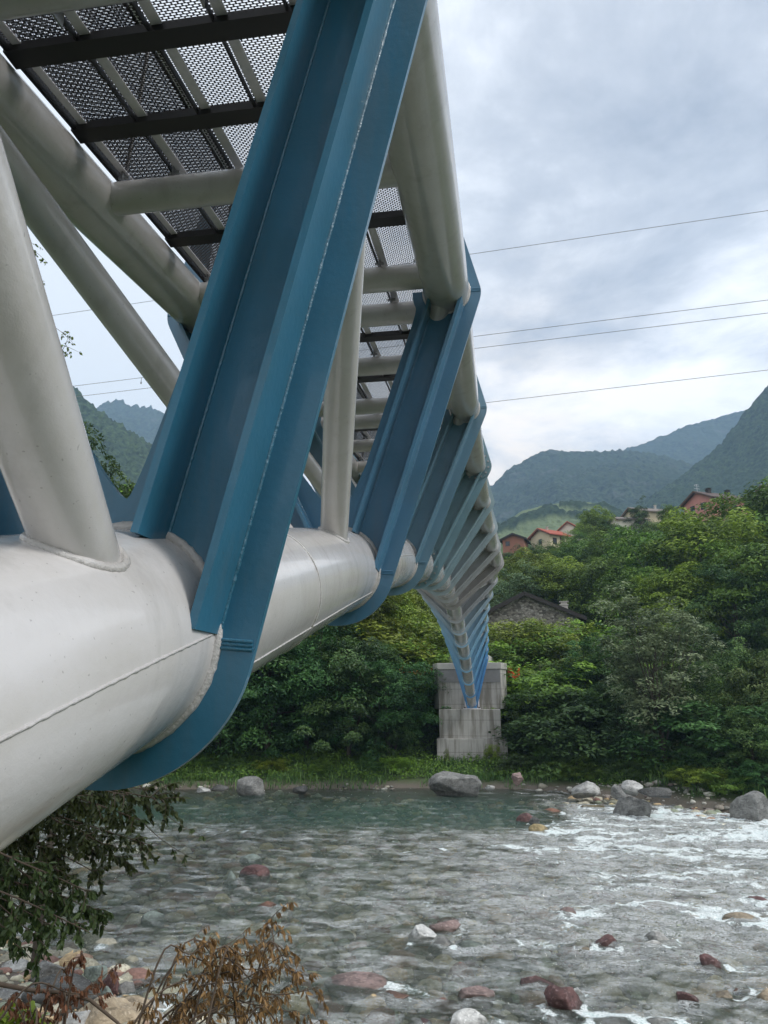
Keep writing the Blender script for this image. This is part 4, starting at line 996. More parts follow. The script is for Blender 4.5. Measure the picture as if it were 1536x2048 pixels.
for key, u, vt, Y, wf, lab, nm in [
 ('shrub',1012,1285,58,1.5,'green bush between hedge and pier','bush'),('shrub',1062,1290,57.5,1.6,'green bush on the slope below the middle of the hedge','bush'),('shrub',1118,1290,57,1.6,'green bush on the slope below the right part of the hedge','bush'),
 ('shrub2',1078,1325,53.5,1.35,'yellow green wispy bush right of the orange netting','bush'),('shrub',1052,1385,52.0,1.2,'green bush leaning on the right side of the pier','bush'),
 ('shrub3',1112,1375,51,.95,'dark green bush second to the right of the pier','bush'),('shrub3',1075,1445,49.6,.9,'low dark bush at the foot of the pier, right side','bush'),
 ('slim2',1165,1250,53,1.2,'dark slender tree with light tip right of the barn','tree'),('slim2',1205,1240,52,1.25,'dark slender tree left of the pale slim tree','tree'),
 ('dark2',1245,1290,52,.8,'dark green tree right behind the pale slim tree','tree'),('shrub3',1150,1380,49.5,1.6,'dark green bush below the dark slender trees','bush'),
 ('dark2',1225,1330,49.5,.75,'dark low tree left of the trunk of the pale slim tree','tree'),
 ('slim',1292,1172,45.0,1.35,'pale grey green slim tree with a visible thin trunk, right of the pier','slim_tree'),
 ('slim',1262,1260,46.8,.8,'smaller stem beside the pale slim tree, slightly left','slim_tree'),
 ('dark',1365,1230,51,.9,'dark tree in the gap right of the pale slim tree','tree'),('dark2',1345,1370,47.5,.8,'low dark tree behind the foot of the pale slim tree','tree'),
 ('grey',1440,1255,46,.85,'grey green leafy tree in the right bank group, left one','tree'),('grey',1520,1265,44,.95,'grey green leafy tree cut by the right edge of the view','tree'),
 ('grey',1600,1240,47,1.0,'grey green leafy tree beyond the right edge','tree'),('shrub3',1405,1400,44,1.7,'dark bush under the grey green trees','bush'),
 ('grey',1490,1395,40.5,1.1,'low grey green tree nearest the upright boulder','tree'),('grey',1570,1380,39.5,1.1,'low grey green tree at the lower right edge','tree'),
 ('shrub3',1420,1480,42,1.2,'dark bush hanging over the muddy bank','bush'),
 ('shrub',1085,1490,47.8,1.1,'small grey green shrub in the bank grass, nearest to the pier','bush'),('shrub3',1130,1505,46.6,1.1,'small dark shrub in the bank grass behind the flat boulder','bush'),
 ('shrub',1345,1535,42.2,1.1,'small green shrub on the muddy bank left of the upright boulder','bush'),('shrub3',1200,1500,46.8,1.2,'small dark shrub under the pale slim tree','bush'),
 ('shrub3',1510,1520,39.2,1.1,'small dark shrub above the upright boulder','bush'),('shrub2',982,1488,48.4,.6,'small sapling growing against the foot of the pier','bush'),('shrub',893,1498,48.4,.45,'fern like shrub covering the left foot of the pier','bush')]:
    plant_px(key, u, vt, Y, wf, minH=.7, label=lab, name=nm, cat='bush' if nm == 'bush' else 'tree')
G3 = 'trees on the slope below the houses'
for key, u, vt, Y, wf, lab in [
 ('broad2',1395,1034,80,1.05,'largest tree of the right slope, yellow green with layered branches'),('broad',1330,1056,84,1.0,'broad tree left of the largest tree of the right slope'),
 ('broad',1545,968,88,.9,'tall tree at the right edge reaching above the pink house roof'),('broad',1620,930,86,1.0,'tall tree beyond the right edge'),
 ('dark',1455,1120,68,1.1,'dark layered tree below the largest tree'),('broad',1535,1075,68,1.1,'green tree at the right edge above the grey green trees'),
 ('broad2',1345,1135,70,1.0,'bright tree just above the tip of the pale slim tree, right'),('round',1265,1140,74,1.0,'mid green tree behind the tip of the pale slim tree'),
 ('round',1205,1120,82,1.0,'greyish green tree right of the barn chimney'),('broad2',1135,1120,88,1.0,'yellow green tree above the barn chimney'),
 ('broad',1075,1125,90,1.0,'green tree above the barn roof ridge'),('slim',1020,1130,86,1.5,'thin brownish tree between the ribs and the barn roof'),
 ('broad2',1045,1105,98,1.1,'light green tree behind the barn, left side'),('round',1165,1085,104,1.2,'round topped green tree in mid slope'),
 ('broad',1240,1070,100,1.1,'loose green tree in the middle of the slope'),('broad2',1300,1075,94,1.0,'light loose tree left below the largest tree'),
 ('round',1120,1085,118,1.1,'green tree under the cream house'),('dark',1055,1088,122,1.1,'dark tree under the orange house'),('dark2',1015,1092,126,1.1,'dark tree at the left end below the orange house'),
 ('round',1085,1098,112,1.0,'bushy tree below the balcony of the cream house'),('broad2',1185,1018,140,.95,'tall pale green tree standing beside the white house'),
 ('dark',1215,1040,138,.9,'dark tree right of the tall pale green tree'),('dark2',1275,1000,150,.85,'round dark crown standing against the mountain'),
 ('round',1335,1010,150,1.0,'round tree between the grey roof and the pink house'),('broad',1300,1045,128,1.0,'green tree below the round dark crown'),
 ('dark',1245,1055,128,1.0,'dark tree below the grey roof'),('broad2',1365,1030,120,.9,'light tree left of the pink house foot'),('broad',1440,1026,118,.9,'tree in front of the pink house wall'),
 ('round',1150,1062,132,.9,'small tree in front of the white house')]:
    plant_px(key, u, vt, Y, wf, label=lab, name='tree', cat='tree', group=G3)
G4 = 'trees seen through the bridge on the left'
for key, u, vt, Y, wf, lab in [('dark',196,845,42,.62,'tall dark tree seen between the first grey diagonal and the big blue rib'),('broad2',255,980,60,.9,'bright green tree low in the gap left of the big blue rib'),
  ('dark2',110,900,46,.9,'dark tree behind the first grey diagonal'),('round',60,960,48,1,'green tree behind the left blue leg')]:
    plant_px(key, u, vt, Y, wf, label=lab, name='tree', cat='tree', group=G4)
rs = np.random.RandomState(55)
for i, (u, v, Y, lab) in enumerate([(395,1535,46,'shrub on the far bank nearest the overhanging bush'),(455,1530,45.6,'shrub on the far bank left of the pointed boulder'),(545,1525,45.4,'shrub on the far bank right of the pointed boulder'),(640,1528,45.6,'shrub on the far bank in the middle of the grass strip'),
  (735,1532,46,'shrub on the far bank below the darkest hollow of the trees'),(800,1520,46.6,'shrub on the far bank left of the largest boulder'),(1150,1520,45.2,'shrub on the far bank right behind the flat topped boulder'),(1255,1530,44.2,'shrub on the far bank above the leaning grey rock'),
  (1395,1540,40.6,'shrub on the far bank between driftwood coloured rock and upright boulder'),(1445,1545,39.4,'shrub on the far bank just left of the upright boulder'),(1040,1515,46.8,'leafy clump on the far bank right of the pier footing')]):
    plant_px(['shrub','shrub3','shrub2'][i % 3], u, v-8, Y, 1.9, minH=.8, label=lab, name='bank_shrub', cat='bush', group='low shrubs along the far waterline')
# filler wood on the slopes, reading as one mass
def pix(p):
    X, Y, Z = p[0], p[1], p[2]-ZC; xr = X*math.cos(PSI)+Y*math.sin(PSI); yr = -X*math.sin(PSI)+Y*math.cos(PSI)
    fw = yr*math.cos(TH)+Z*math.sin(TH); up = -yr*math.sin(TH)+Z*math.cos(TH); return 768+F*xr/fw, 1024-F*up/fw
def wood(name, N, xr, yr, seed, mk, label, Hr=(5.5, 9.5)):
    rs = np.random.RandomState(seed); Vs = []; Fs = []; Ts = []; nv = 0
    for i in range(N):
        x = rs.uniform(*xr); y = rs.uniform(*yr); H = rs.uniform(*Hr)
        V, Fc, T, C = crown(rs, ell(0, H*.5, H*.42, H*.52, .3, -.7, rs.rand()*50), 46, 52, .42, H*.15, flat=.5, droop=.3)
        z = float(ground_z(x, y)); uu, vv = pix((x, y, z+H*1.12))
        if vv < np.interp(uu, [700,990,1120,1165,1230,1300,1370,1480,1560,1700], [1040,1104,1104,1085,1068,1058,1042,1034,1000,960]) and x > -4: continue
        V = V+np.array([x, y, z]); Vs.append(V); Fs.append(Fc+nv); nv += len(V); Ts.append(np.clip(T+rs.normal()*.12, 0, 1))
    o = mesh_np(name, np.concatenate(Vs), np.concatenate(Fs), M[mk], attr={'tint': ('FACE', np.concatenate(Ts))}); tag(o, label, 'woodland', kind='stuff')
wood('hillside_wood', 95, (2, 78), (90, 150), 3, 'leaf_mid', 'dense wood filling the slope below the houses')
wood('hillside_wood', 60, (-4, 70), (100, 165), 4, 'leaf_dark', 'darker wood mixed into the slope below the houses', (5, 8))
wood('hillside_wood', 45, (-75, -6), (58, 130), 5, 'leaf_mid', 'wood on the slope left of the bridge')
# undergrowth and bank grass
def scatter_leaves(name, N, xr, yr, cond, leaf, mk, seed, label, hmax=.5, cat='undergrowth'):
    rs = np.random.RandomState(seed); x = rs.uniform(*xr, N); y = rs.uniform(*yr, N); k = cond(x, y); x = x[k]; y = y[k]; N = len(x)
    cl = .5+.5*fbm(x*.8, y*.8, oct=3, seed=seed); z = ground_z(x, y)+rs.rand(N)*hmax*np.clip(cl*1.4, .15, 1.3)
    nrm = unit(rs.normal(size=(N, 3))*.6+np.array([0, -.35, .8])); d = unit(np.cross(nrm, rs.normal(size=(N, 3)))); l = leaf*rs.uniform(.6, 1.4, N)
    V, Fc = quads(np.stack([x, y, z], 1), d, nrm, l, l*.5); t = np.clip(.4+.5*(cl-.5)+.2*rs.normal(size=N), 0, 1)
    o = mesh_np(name, V, Fc, M[mk], attr={'tint': ('FACE', t)}); tag(o, label, cat, kind='stuff')
scatter_leaves('undergrowth', 90000, (-24, 22), (43, 60), lambda x, y: (y > shoreF(x)+1.6)&~((np.abs(x+1.2) < 2.6) & (y > 49) & (y < 51.5)), .17, 'leaf_mid', 21, 'low leafy undergrowth covering the far bank', .6)
scatter_leaves('undergrowth', 60000, (-24, 22), (56, 90), lambda x, y: y > 55, .24, 'leaf_light', 22, 'bright ground cover on the slope behind the bank', .7)
def blades(name, N, cond, xr, yr, h, seed, mk, label, wd=.022):
    rs = np.random.RandomState(seed); x = rs.uniform(*xr, N); y = rs.uniform(*yr, N); k = cond(x, y); x = x[k]; y = y[k]; N = len(x)
    cl = np.clip(.6+.9*fbm(x*1.1, y*1.1, oct=3, seed=seed), .15, 1.4); z = ground_z(x, y)-.02; H = h*cl*rs.uniform(.5, 1.2, N); an = rs.uniform(0, 6.28, N); bd = H*rs.uniform(.1, .6, N)
    b0 = np.stack([x, y, z], 1); lat = np.stack([np.cos(an+1.57), np.sin(an+1.57), 0*an], 1)*wd; dr = np.stack([np.cos(an), np.sin(an), 0*an], 1)
    mid = b0+dr*(bd*.3)[:, None]+np.array([0, 0, 1])*(H*.6)[:, None]; tip = b0+dr*bd[:, None]+np.array([0, 0, 1])*H[:, None]
    V = np.stack([b0-lat, b0+lat, mid+lat*.8, mid-lat*.8, tip-lat*.1, tip+lat*.1], 1).reshape(-1, 3); i = np.arange(N)*6
    Fc = np.concatenate([np.stack([i, i+1, i+2, i+3], 1), np.stack([i+3, i+2, i+5, i+4], 1)]); t = np.clip(.5+.25*rs.normal(size=N), 0, 1)
    o = mesh_np(name, V, Fc, M[mk], attr={'tint': ('FACE', np.concatenate([t, t]))}); tag(o, label, 'grass', kind='stuff')
gc = lambda x, y: (y-shoreF(x) > .35+1.2*sstep(1.5, 4, x)) & (y-shoreF(x) < 6.5) & ~((x > 5.5) & (x < 10) & (y-shoreF(x) < 2.5)) & ~((np.abs(x+1.2) < 2.5) & (y > 49)) & (vnoise(x*.7, y*.7, seed=8) > -.55)
blades('bank_grass', 30000, gc, (-24, 14), (33, 51), .45, 31, 'leaf_dark', 'uncut grass along the far bank')
blades('bank_grass', 12000, gc, (-24, 14), (33, 51), .6, 32, 'leaf_grey', 'lighter grass tufts along the far bank')

# real leaves on twigs for everything near the camera
def leaf_shape(P, D, Nn, L, Wd, fold=.25):
    s = unit(np.cross(Nn, D)); n = Nn; l = L[:, None]; w = Wd[:, None]
    V = np.stack([P, P+D*l*.30+s*w*.46+n*w*fold*.5, P+D*l*.62+s*w*.42+n*w*fold*.35, P+D*l*1.0-n*l*.10, P+D*l*.62-s*w*.42+n*w*fold*.35, P+D*l*.30-s*w*.46+n*w*fold*.5, P+D*l*.33, P+D*l*.66-n*l*.01], 1)
    i = np.arange(len(P))[:, None]*8
    Fc = np.concatenate([i+np.array([[0,6,6,1]])*1]) if False else None
    q = [np.concatenate([i+0, i+6, i+1, i+0], 1)]
    tri = np.concatenate([np.concatenate([i+a, i+b_, i+c], 1) for a, b_, c in ((0,1,6),(1,2,7),(1,7,6),(2,3,7),(0,6,5),(6,7,4),(6,4,5),(7,3,4))])
    return V.reshape(-1, 3), tri
def leafy(name, label, cat, mains, mk, leaf, nside, slen, nleaf, seed, droop=.5, twist=.9, r=.012, asp=.5, group=None, bark='twig', hang=.3, spread=1.0):
    rs = np.random.RandomState(seed); mb = MB(); P = []; D = []; Q = []
    for pts in mains:
        pts = [Vector(p) for p in pts]; n = 14; path = []
        for i in range(n+1):
            t = i/n*(len(pts)-1); a = min(int(t), len(pts)-2); f = t-a
            p0 = pts[max(a-1, 0)]; p1 = pts[a]; p2 = pts[a+1]; p3 = pts[min(a+2, len(pts)-1)]
            path.append(.5*((2*p1)+(-p0+p2)*f+(2*p0-5*p1+4*p2-p3)*f*f+(-p0+3*p1-3*p2+p3)*f**3))
        Lm = sum((path[i+1]-path[i]).length for i in range(n))
        mb.tube(path, [r*(1-.8*i/n) for i in range(n+1)], 6, False)
        for j in range(nside):
            t = rs.uniform(.12, 1.0); i = min(n-1, int(t*n)); p = path[i].lerp(path[i+1], t*n-i); tg = (path[i+1]-path[i]).normalized()
            rv = Vector(rs.normal(size=3)); rv = (rv-tg*rv.dot(tg)).normalized(); d = (tg*rs.uniform(.3, 1.0)+rv*spread+Vector((0, 0, -droop*rs.rand()))).normalized()
            L = slen*Lm*rs.uniform(.35, 1.1)*(1-.45*t); m = 6; tw = [p]; dd = d
            for q in range(m):
                dd = (dd+Vector(rs.normal(size=3)*.16)+Vector((0, 0, -droop*.22))).normalized(); tw.append(tw[-1]+dd*L/m)
            mb.tube(tw, [r*.32*(1-.75*q/m) for q in range(m+1)], 4, False)
            for q in range(nleaf):
                t2 = rs.uniform(.1, 1.0); i2 = min(m-1, int(t2*m)); pp = tw[i2].lerp(tw[i2+1], t2*m-i2); a = (tw[i2+1]-tw[i2]).normalized()
                sd_ = Vector(rs.normal(size=3)); dl = (a*.5+sd_*twist*.6+Vector((0, 0, -hang*2))).normalized()
                P.append(pp); D.append(dl); Q.append(rs.normal(size=3)*.6+np.array([0, -.2, .8]))
    P = np.array([list(p) for p in P]); D = unit(np.array([list(d) for d in D])); Nn = unit(np.array(Q)); Nn = unit(Nn-D*(Nn*D).sum(1, keepdims=True))
    L = leaf*rs.uniform(.55, 1.25, len(P)); V, Fc = leaf_shape(P, D, Nn, L, L*asp*rs.uniform(.8, 1.15, len(P)))
    root = empty(name, pts[0]*0+Vector(mains[0][0])); inv = Matrix.Translation(Vector(mains[0][0])).inverted()
    t = np.clip(.42+.24*rs.normal(size=len(P)), 0, 1)
    lo_ = mesh_np('leaves', V, Fc, M[mk], root, attr={'tint': ('FACE', np.tile(t, 8))}, smooth=False); lo_.matrix_parent_inverse = inv
    br = mb.build('branches', M[bark], root); br.matrix_parent_inverse = inv
    tag(root, label, cat, group); return root
A = at
# overhanging bush, lower left
def fan(root_px, tips, Y0, Y1, seed, sag=.25):
    rs = random.Random(seed); out = []
    for (u, v) in tips:
        Ya = Y0; Yb = rs.uniform(Y0, Y1); a = A(*root_px, Ya)+Vector((rs.uniform(-.3, .3), rs.uniform(-.3, .3), rs.uniform(-.3, .3))); b_ = A(u, v, Yb)
        m1 = a.lerp(b_, .35)+Vector((0, 0, sag*1.2+rs.uniform(0, .3))); m2 = a.lerp(b_, .7)+Vector((0, 0, sag)); out.append([a, m1, m2, b_])
    return out
leafy('overhanging_bush', 'dark leafy bush hanging over the shallows below the big tube, lower left', 'bush',
      fan((-330, 1640), [(20,1690),(70,1660),(130,1640),(190,1610),(250,1590),(300,1580),(330,1600),(280,1640),(300,1690),(230,1700),(180,1680),(120,1720),(60,1760),(20,1740),(90,1700),(150,1760),(200,1750),(260,1730),(215,1640),(160,1600),(60,1620)], 7.2, 9.6, 1),
      'leaf_near', .072, 40, .15, 30, 3, r=.022, hang=.35)
leafy('overhanging_bush', 'lower dark boughs of the overhanging bush, drooping to the gravel bar', 'bush',
      fan((-330, 1780), [(10,1800),(60,1830),(100,1850),(150,1840),(180,1865),(210,1830),(90,1890),(40,1900),(130,1800),(190,1790),(30,1860),(75,1930)], 6.6, 8.2, 2),
      'leaf_near', .07, 36, .15, 28, 4, r=.018, hang=.45, droop=.7)
leafy('twig_spray', 'long thin leafy twig reaching right over the green pool', 'branch', fan((150, 1640), [(405,1672),(420,1735)], 8.2, 9.0, 5, .05), 'leaf_near', .07, 12, .11, 11, 7, r=.008, hang=.4)
leafy('green_seedling', 'fresh green leaves in the bottom left corner', 'plant', fan((-20, 2150), [(10,2020),(60,2015),(100,2030),(130,2045),(40,2045),(85,2052)], 5.2, 5.8, 8, .05), 'leaf_light', .085, 6, .18, 6, 9, r=.008, hang=.05, asp=.75)
# withered bushes
leafy('withered_bush', 'withered bush with hanging rust brown leaves in the bottom foreground', 'bush',
      fan((330, 2200), [(560,1860),(500,1855),(430,1870),(400,1880),(600,1910),(530,1880),(470,1885),(620,1950),(580,1970),(520,1990),(635,1975),(610,2030),(540,1940),(470,1930),(560,2000),(440,1990),(500,2040),(640,2040),(390,1985),(580,1900)], 4.0, 4.9, 11, .10)+[[A(480,1990,4.5), A(540,1915,4.5), A(546,1870,4.55), A(536,1845,4.6), A(575,1805,4.6)]],
      'leaf_dry', .037, 17, .16, 11, 12, r=.007, hang=.55, asp=.33, twist=.7, spread=.8)
leafy('withered_twigs', 'withered rust brown twigs over the gravel bar at the lower left', 'bush',
      fan((60, 2190), [(165,1905),(120,1940),(60,1985),(110,1985),(195,1960),(205,1990),(170,1990),(20,1990),(240,1925)], 4.6, 5.3, 14, .1),
      'leaf_dry', .040, 15, .18, 10, 15, r=.008, hang=.8, asp=.38, twist=.7)
mb = MB(); mb.tube([A(-20,1965,4.7), A(60,1980,4.75), A(125,1985,4.8), A(180,2000,4.8), A(235,2045,4.75), A(260,2080,4.7)], [.016,.014,.012,.011,.009,.007], 8)
tag(mb.build('bare_branch', M['twig']), 'bare brown branch lying across the gravel bar at the lower left', 'branch')
# birch behind the first diagonal, only its sprays show against the sky
tk = [A(165,1180,15), A(150,1000,15), A(110,850,15), A(72,690,15), A(38,520,15), A(5,380,15)]
tk = [Vector((tk[0].x-.2, 15, float(ground_z(tk[0].x, 15))-.3))]+tk
root = leafy('young_tree', 'young tree behind the grey diagonals with leafy sprays against the sky on the left', 'tree',
      [[A(60,640,15), A(110,655,15), A(150,690,15)], [A(80,700,15), A(120,690,15), A(160,705,14.9)], [A(35,520,15), A(62,500,15), A(95,525,15)], [A(30,480,15), A(60,488,15), A(80,560,15)], [A(100,720,15.1), A(125,700,15), A(140,665,15)]],
      'leaf_mid', .075, 8, .30, 8, 21, r=.012, hang=.3, asp=.7)
mb = MB(); mb.tube(tk, [.09,.075,.06,.05,.04,.03,.02], 8); to = mb.build('trunk', M['bark'], root); to.matrix_parent_inverse = Matrix.Translation(root.location).inverted()

# ================================================================== PIER (far abutment)
m, nt, b, out = new_mat('cast_concrete'); n = noise(nt, 1.6, 8, .65); n2 = noise(nt, 22, 6, .6); st = noise(nt, 2.4, 5, .6, stretch=(1, 1, .10))
c = mixc(nt, n.outputs['Fac'], (.36,.35,.325), (.56,.55,.52)); c = mixc(nt, maths(nt, 'MULTIPLY', ramp(nt, st.outputs['Fac'], [(.47, (0,0,0)), (.62, (1,1,1))]).outputs[0], .75), c, (.15,.135,.105))
tc = nd(nt, 'ShaderNodeTexCoord'); sp = nd(nt, 'ShaderNodeSeparateXYZ'); nt.links.new(tc.outputs['Object'], sp.inputs[0])
def joint(src, per, off, w):
    f = maths(nt, 'FRACT', maths(nt, 'DIVIDE', maths(nt, 'ADD', src, off), per)); return maths(nt, 'LESS_THAN', f, w/per)
jt = maths(nt, 'MAXIMUM', joint(sp.outputs[2], 1.02, .3, .035), maths(nt, 'MULTIPLY', joint(sp.outputs[0], .62, .1, .022), .7))
c = mixc(nt, maths(nt, 'MULTIPLY', jt, maths(nt, 'MULTIPLY_ADD', n2.outputs['Fac'], .9, .1)), c, (.12,.115,.10))
nt.links.new(c, b.inputs['Base Color']); b.inputs['Roughness'].default_value = .85; bump(nt, n2.outputs['Fac'], .5, .012, b); M['concrete'] = m
M['concrete_dark'] = simple('concrete_panel', (.235,.235,.235), .8, 0, 3, .2, .006)
M['concrete_light'] = simple('concrete_edge', (.46,.45,.42), .85, 0, 3, .18, .006)
def bevel(o, w=.03, seg=2):
    md = o.modifiers.new('bevel', 'BEVEL'); md.width = w; md.segments = seg; md.limit_method = 'ANGLE'; return o
pier = tag(empty('concrete_pier', (-1.15, 50.9, 1.0)), 'stepped raw concrete pier carrying the far end of the bridge', 'pier'); PI_ = Matrix.Translation(pier.location).inverted()
def pp(mb, name, mat, bv=.03):
    o = mb.build(name, mat, pier); o.matrix_parent_inverse = PI_; bevel(o, bv) if bv else None; return o
mb = MB(); mb.box((-3.45, 49.2, .6), (1.22, 53.0, 2.62)); pp(mb, 'footing', M['concrete'])
mb = MB(); mb.box((-3.28, 49.55, 2.62), (.86, 52.6, 4.50)); pp(mb, 'shaft', M['concrete'])
# upper block with splayed right side
def slab(name, pts, z0, z1, mat, bv=.03):
    mb = MB(); n = len(pts); V = [(x, y, z0) for x, y in pts]+[(x, y, z1) for x, y in pts]
    mb.add(V, [tuple(range(n))[::-1], tuple(range(n, 2*n))]+[(i, (i+1) % n, (i+1) % n+n, i+n) for i in range(n)]); return pp(mb, name, mat, bv)
slab('head_wall', [(-3.35,50.62),(1.02,50.62),(1.42,52.2),(1.42,54.4),(-3.75,54.4),(-3.75,52.2)], 4.50, 7.18, M['concrete'])
slab('head_cap', [(-3.40,50.56),(1.07,50.56),(1.50,52.2),(1.50,54.4),(-3.82,54.4),(-3.82,52.2)], 7.18, 7.62, M['concrete_light'])
mb = MB(); mb.box((-3.30, 50.590, 6.30), (.96, 50.617, 7.14)); pp(mb, 'inset_panel', M['concrete_dark'], 0)
slab('approach_wall', [(-2.6,52.8),(.25,52.8),(.7,57.5),(-3.0,57.5)], 7.62, 8.25, M['concrete_light'])
mb = MB(); e = low(16); bz = 4.503
mb.box((e.x-.58, 49.75, bz), (e.x+.58, 50.60, bz+.06)); mb.box((e.x-.5, 50.52, bz+.06), (e.x-.42, 50.60, bz+.95)); mb.box((e.x+.42, 50.52, bz+.06), (e.x+.5, 50.60, bz+.95)); pp(mb, 'bearing_plate', M['galv'], .005)
for s in (-1, 1):
    mb = MB(); mb.box((e.x+s*.24-.09, 49.85, bz+.06), (e.x+s*.24+.09, 50.1, bz+.20)); pp(mb, 'bearing_block', M['rib16'], .005)
    mb = MB(); mb.tube([(e.x+s*.48, 49.9, bz+.06), (e.x+s*.48, 49.9, bz+.15)], .045, 8); pp(mb, 'anchor_bolt', M['black'], 0)
# near abutment, under and behind the camera end of the bridge
mb = MB(); mb.box((-3.6, -6.0, 2.6), (1.2, -1.62, 4.62)); nb = tag(mb.build('concrete_abutment', M['concrete']), 'raw concrete block carrying the near end of the bridge, behind the camera', 'abutment'); bevel(nb)
# orange netting
m, nt, b, out = new_mat('orange_net'); b.inputs['Base Color'].default_value = (.75, .12, .03, 1); b.inputs['Roughness'].default_value = .6; n = noise(nt, 30, 3, .5)
bump(nt, n.outputs['Fac'], .6, .03, b); M['net'] = m
def net(x0, x1, y, z0, h, label):
    mb = MB(); n = 24; V = []; 
    for i in range(n+1):
        t = i/n; x = x0+(x1-x0)*t; sag = .10*math.sin(t*9)+.12*math.sin(t*math.pi*2.3)
        V += [(x, y+.12*math.sin(t*13), z0+sag*.5), (x, y+.12*math.sin(t*11+1), z0+h*(.9+.12*math.sin(t*7))+sag)]
    mb.add(V, [(2*i, 2*i+2, 2*i+3, 2*i+1) for i in range(n)]); o = mb.build('safety_net', M['net']); md = o.modifiers.new('thick', 'SOLIDIFY'); md.thickness = .012
    tag(o, label, 'safety net')
p = at(1016, 1356, 54); net(p.x, at(1040, 1356, 54).x, 54, p.z, .62, 'orange safety net right of the pier head')
p = at(798, 1348, 54); net(p.x, at(876, 1348, 54).x, 54, p.z, .42, 'orange safety net left of the pier, behind bushes')

# ================================================================== HOUSES
def plaster(name, col, sc=1.5): return simple(name, col, .85, 0, sc, .12, .01, 30)
m, nt, b, out = new_mat('rubble_stone'); tc = nd(nt, 'ShaderNodeTexCoord'); mp = nd(nt, 'ShaderNodeMapping'); mp.inputs['Scale'].default_value = (1, 1, 1.6); nt.links.new(tc.outputs['Object'], mp.inputs[0])
vo = nd(nt, 'ShaderNodeTexVoronoi'); vo.inputs['Scale'].default_value = 3.4; nt.links.new(mp.outputs[0], vo.inputs['Vector']); ve = nd(nt, 'ShaderNodeTexVoronoi'); ve.feature = 'DISTANCE_TO_EDGE'; ve.inputs['Scale'].default_value = 3.4; nt.links.new(mp.outputs[0], ve.inputs['Vector'])
cs = ramp(nt, vo.outputs['Color'], [(.2, (.11,.10,.09)), (.5, (.26,.24,.21)), (.85, (.42,.40,.36))]); ed = ramp(nt, ve.outputs['Distance'], [(.02, (0,0,0)), (.09, (1,1,1))])
nt.links.new(mixc(nt, ed.outputs[0], (.16,.15,.13), cs.outputs[0]), b.inputs['Base Color']); b.inputs['Roughness'].default_value = .9; bump(nt, ed.outputs[0], .8, .04, b); M['rubble'] = m
M['roof_red'] = simple('red_tiles', (.36,.085,.05), .8, 0, 8, .3, .02, 14); M['roof_dark'] = simple('dark_roof', (.035,.030,.028), .8, 0, 6, .3, .02, 14); M['roof_brown'] = simple('brown_roof', (.10,.07,.06), .8, 0, 6, .3, .02, 14); M['roof_grey'] = simple('grey_brown_tiles', (.20,.17,.15), .8, 0, 6, .3, .02, 14)
M['wood'] = simple('dark_wood', (.09,.045,.03), .7, 0, 6, .3); M['window'] = simple('window_glass', (.035,.04,.05), .15, 0, 3, .2)
for k_, c_ in dict(cream=(.58,.50,.34), white=(.66,.62,.52), orange=(.30,.135,.09), pink=(.56,.25,.21), chim=(.50,.47,.43)).items(): M['w_'+k_] = plaster('plaster_'+k_, c_)
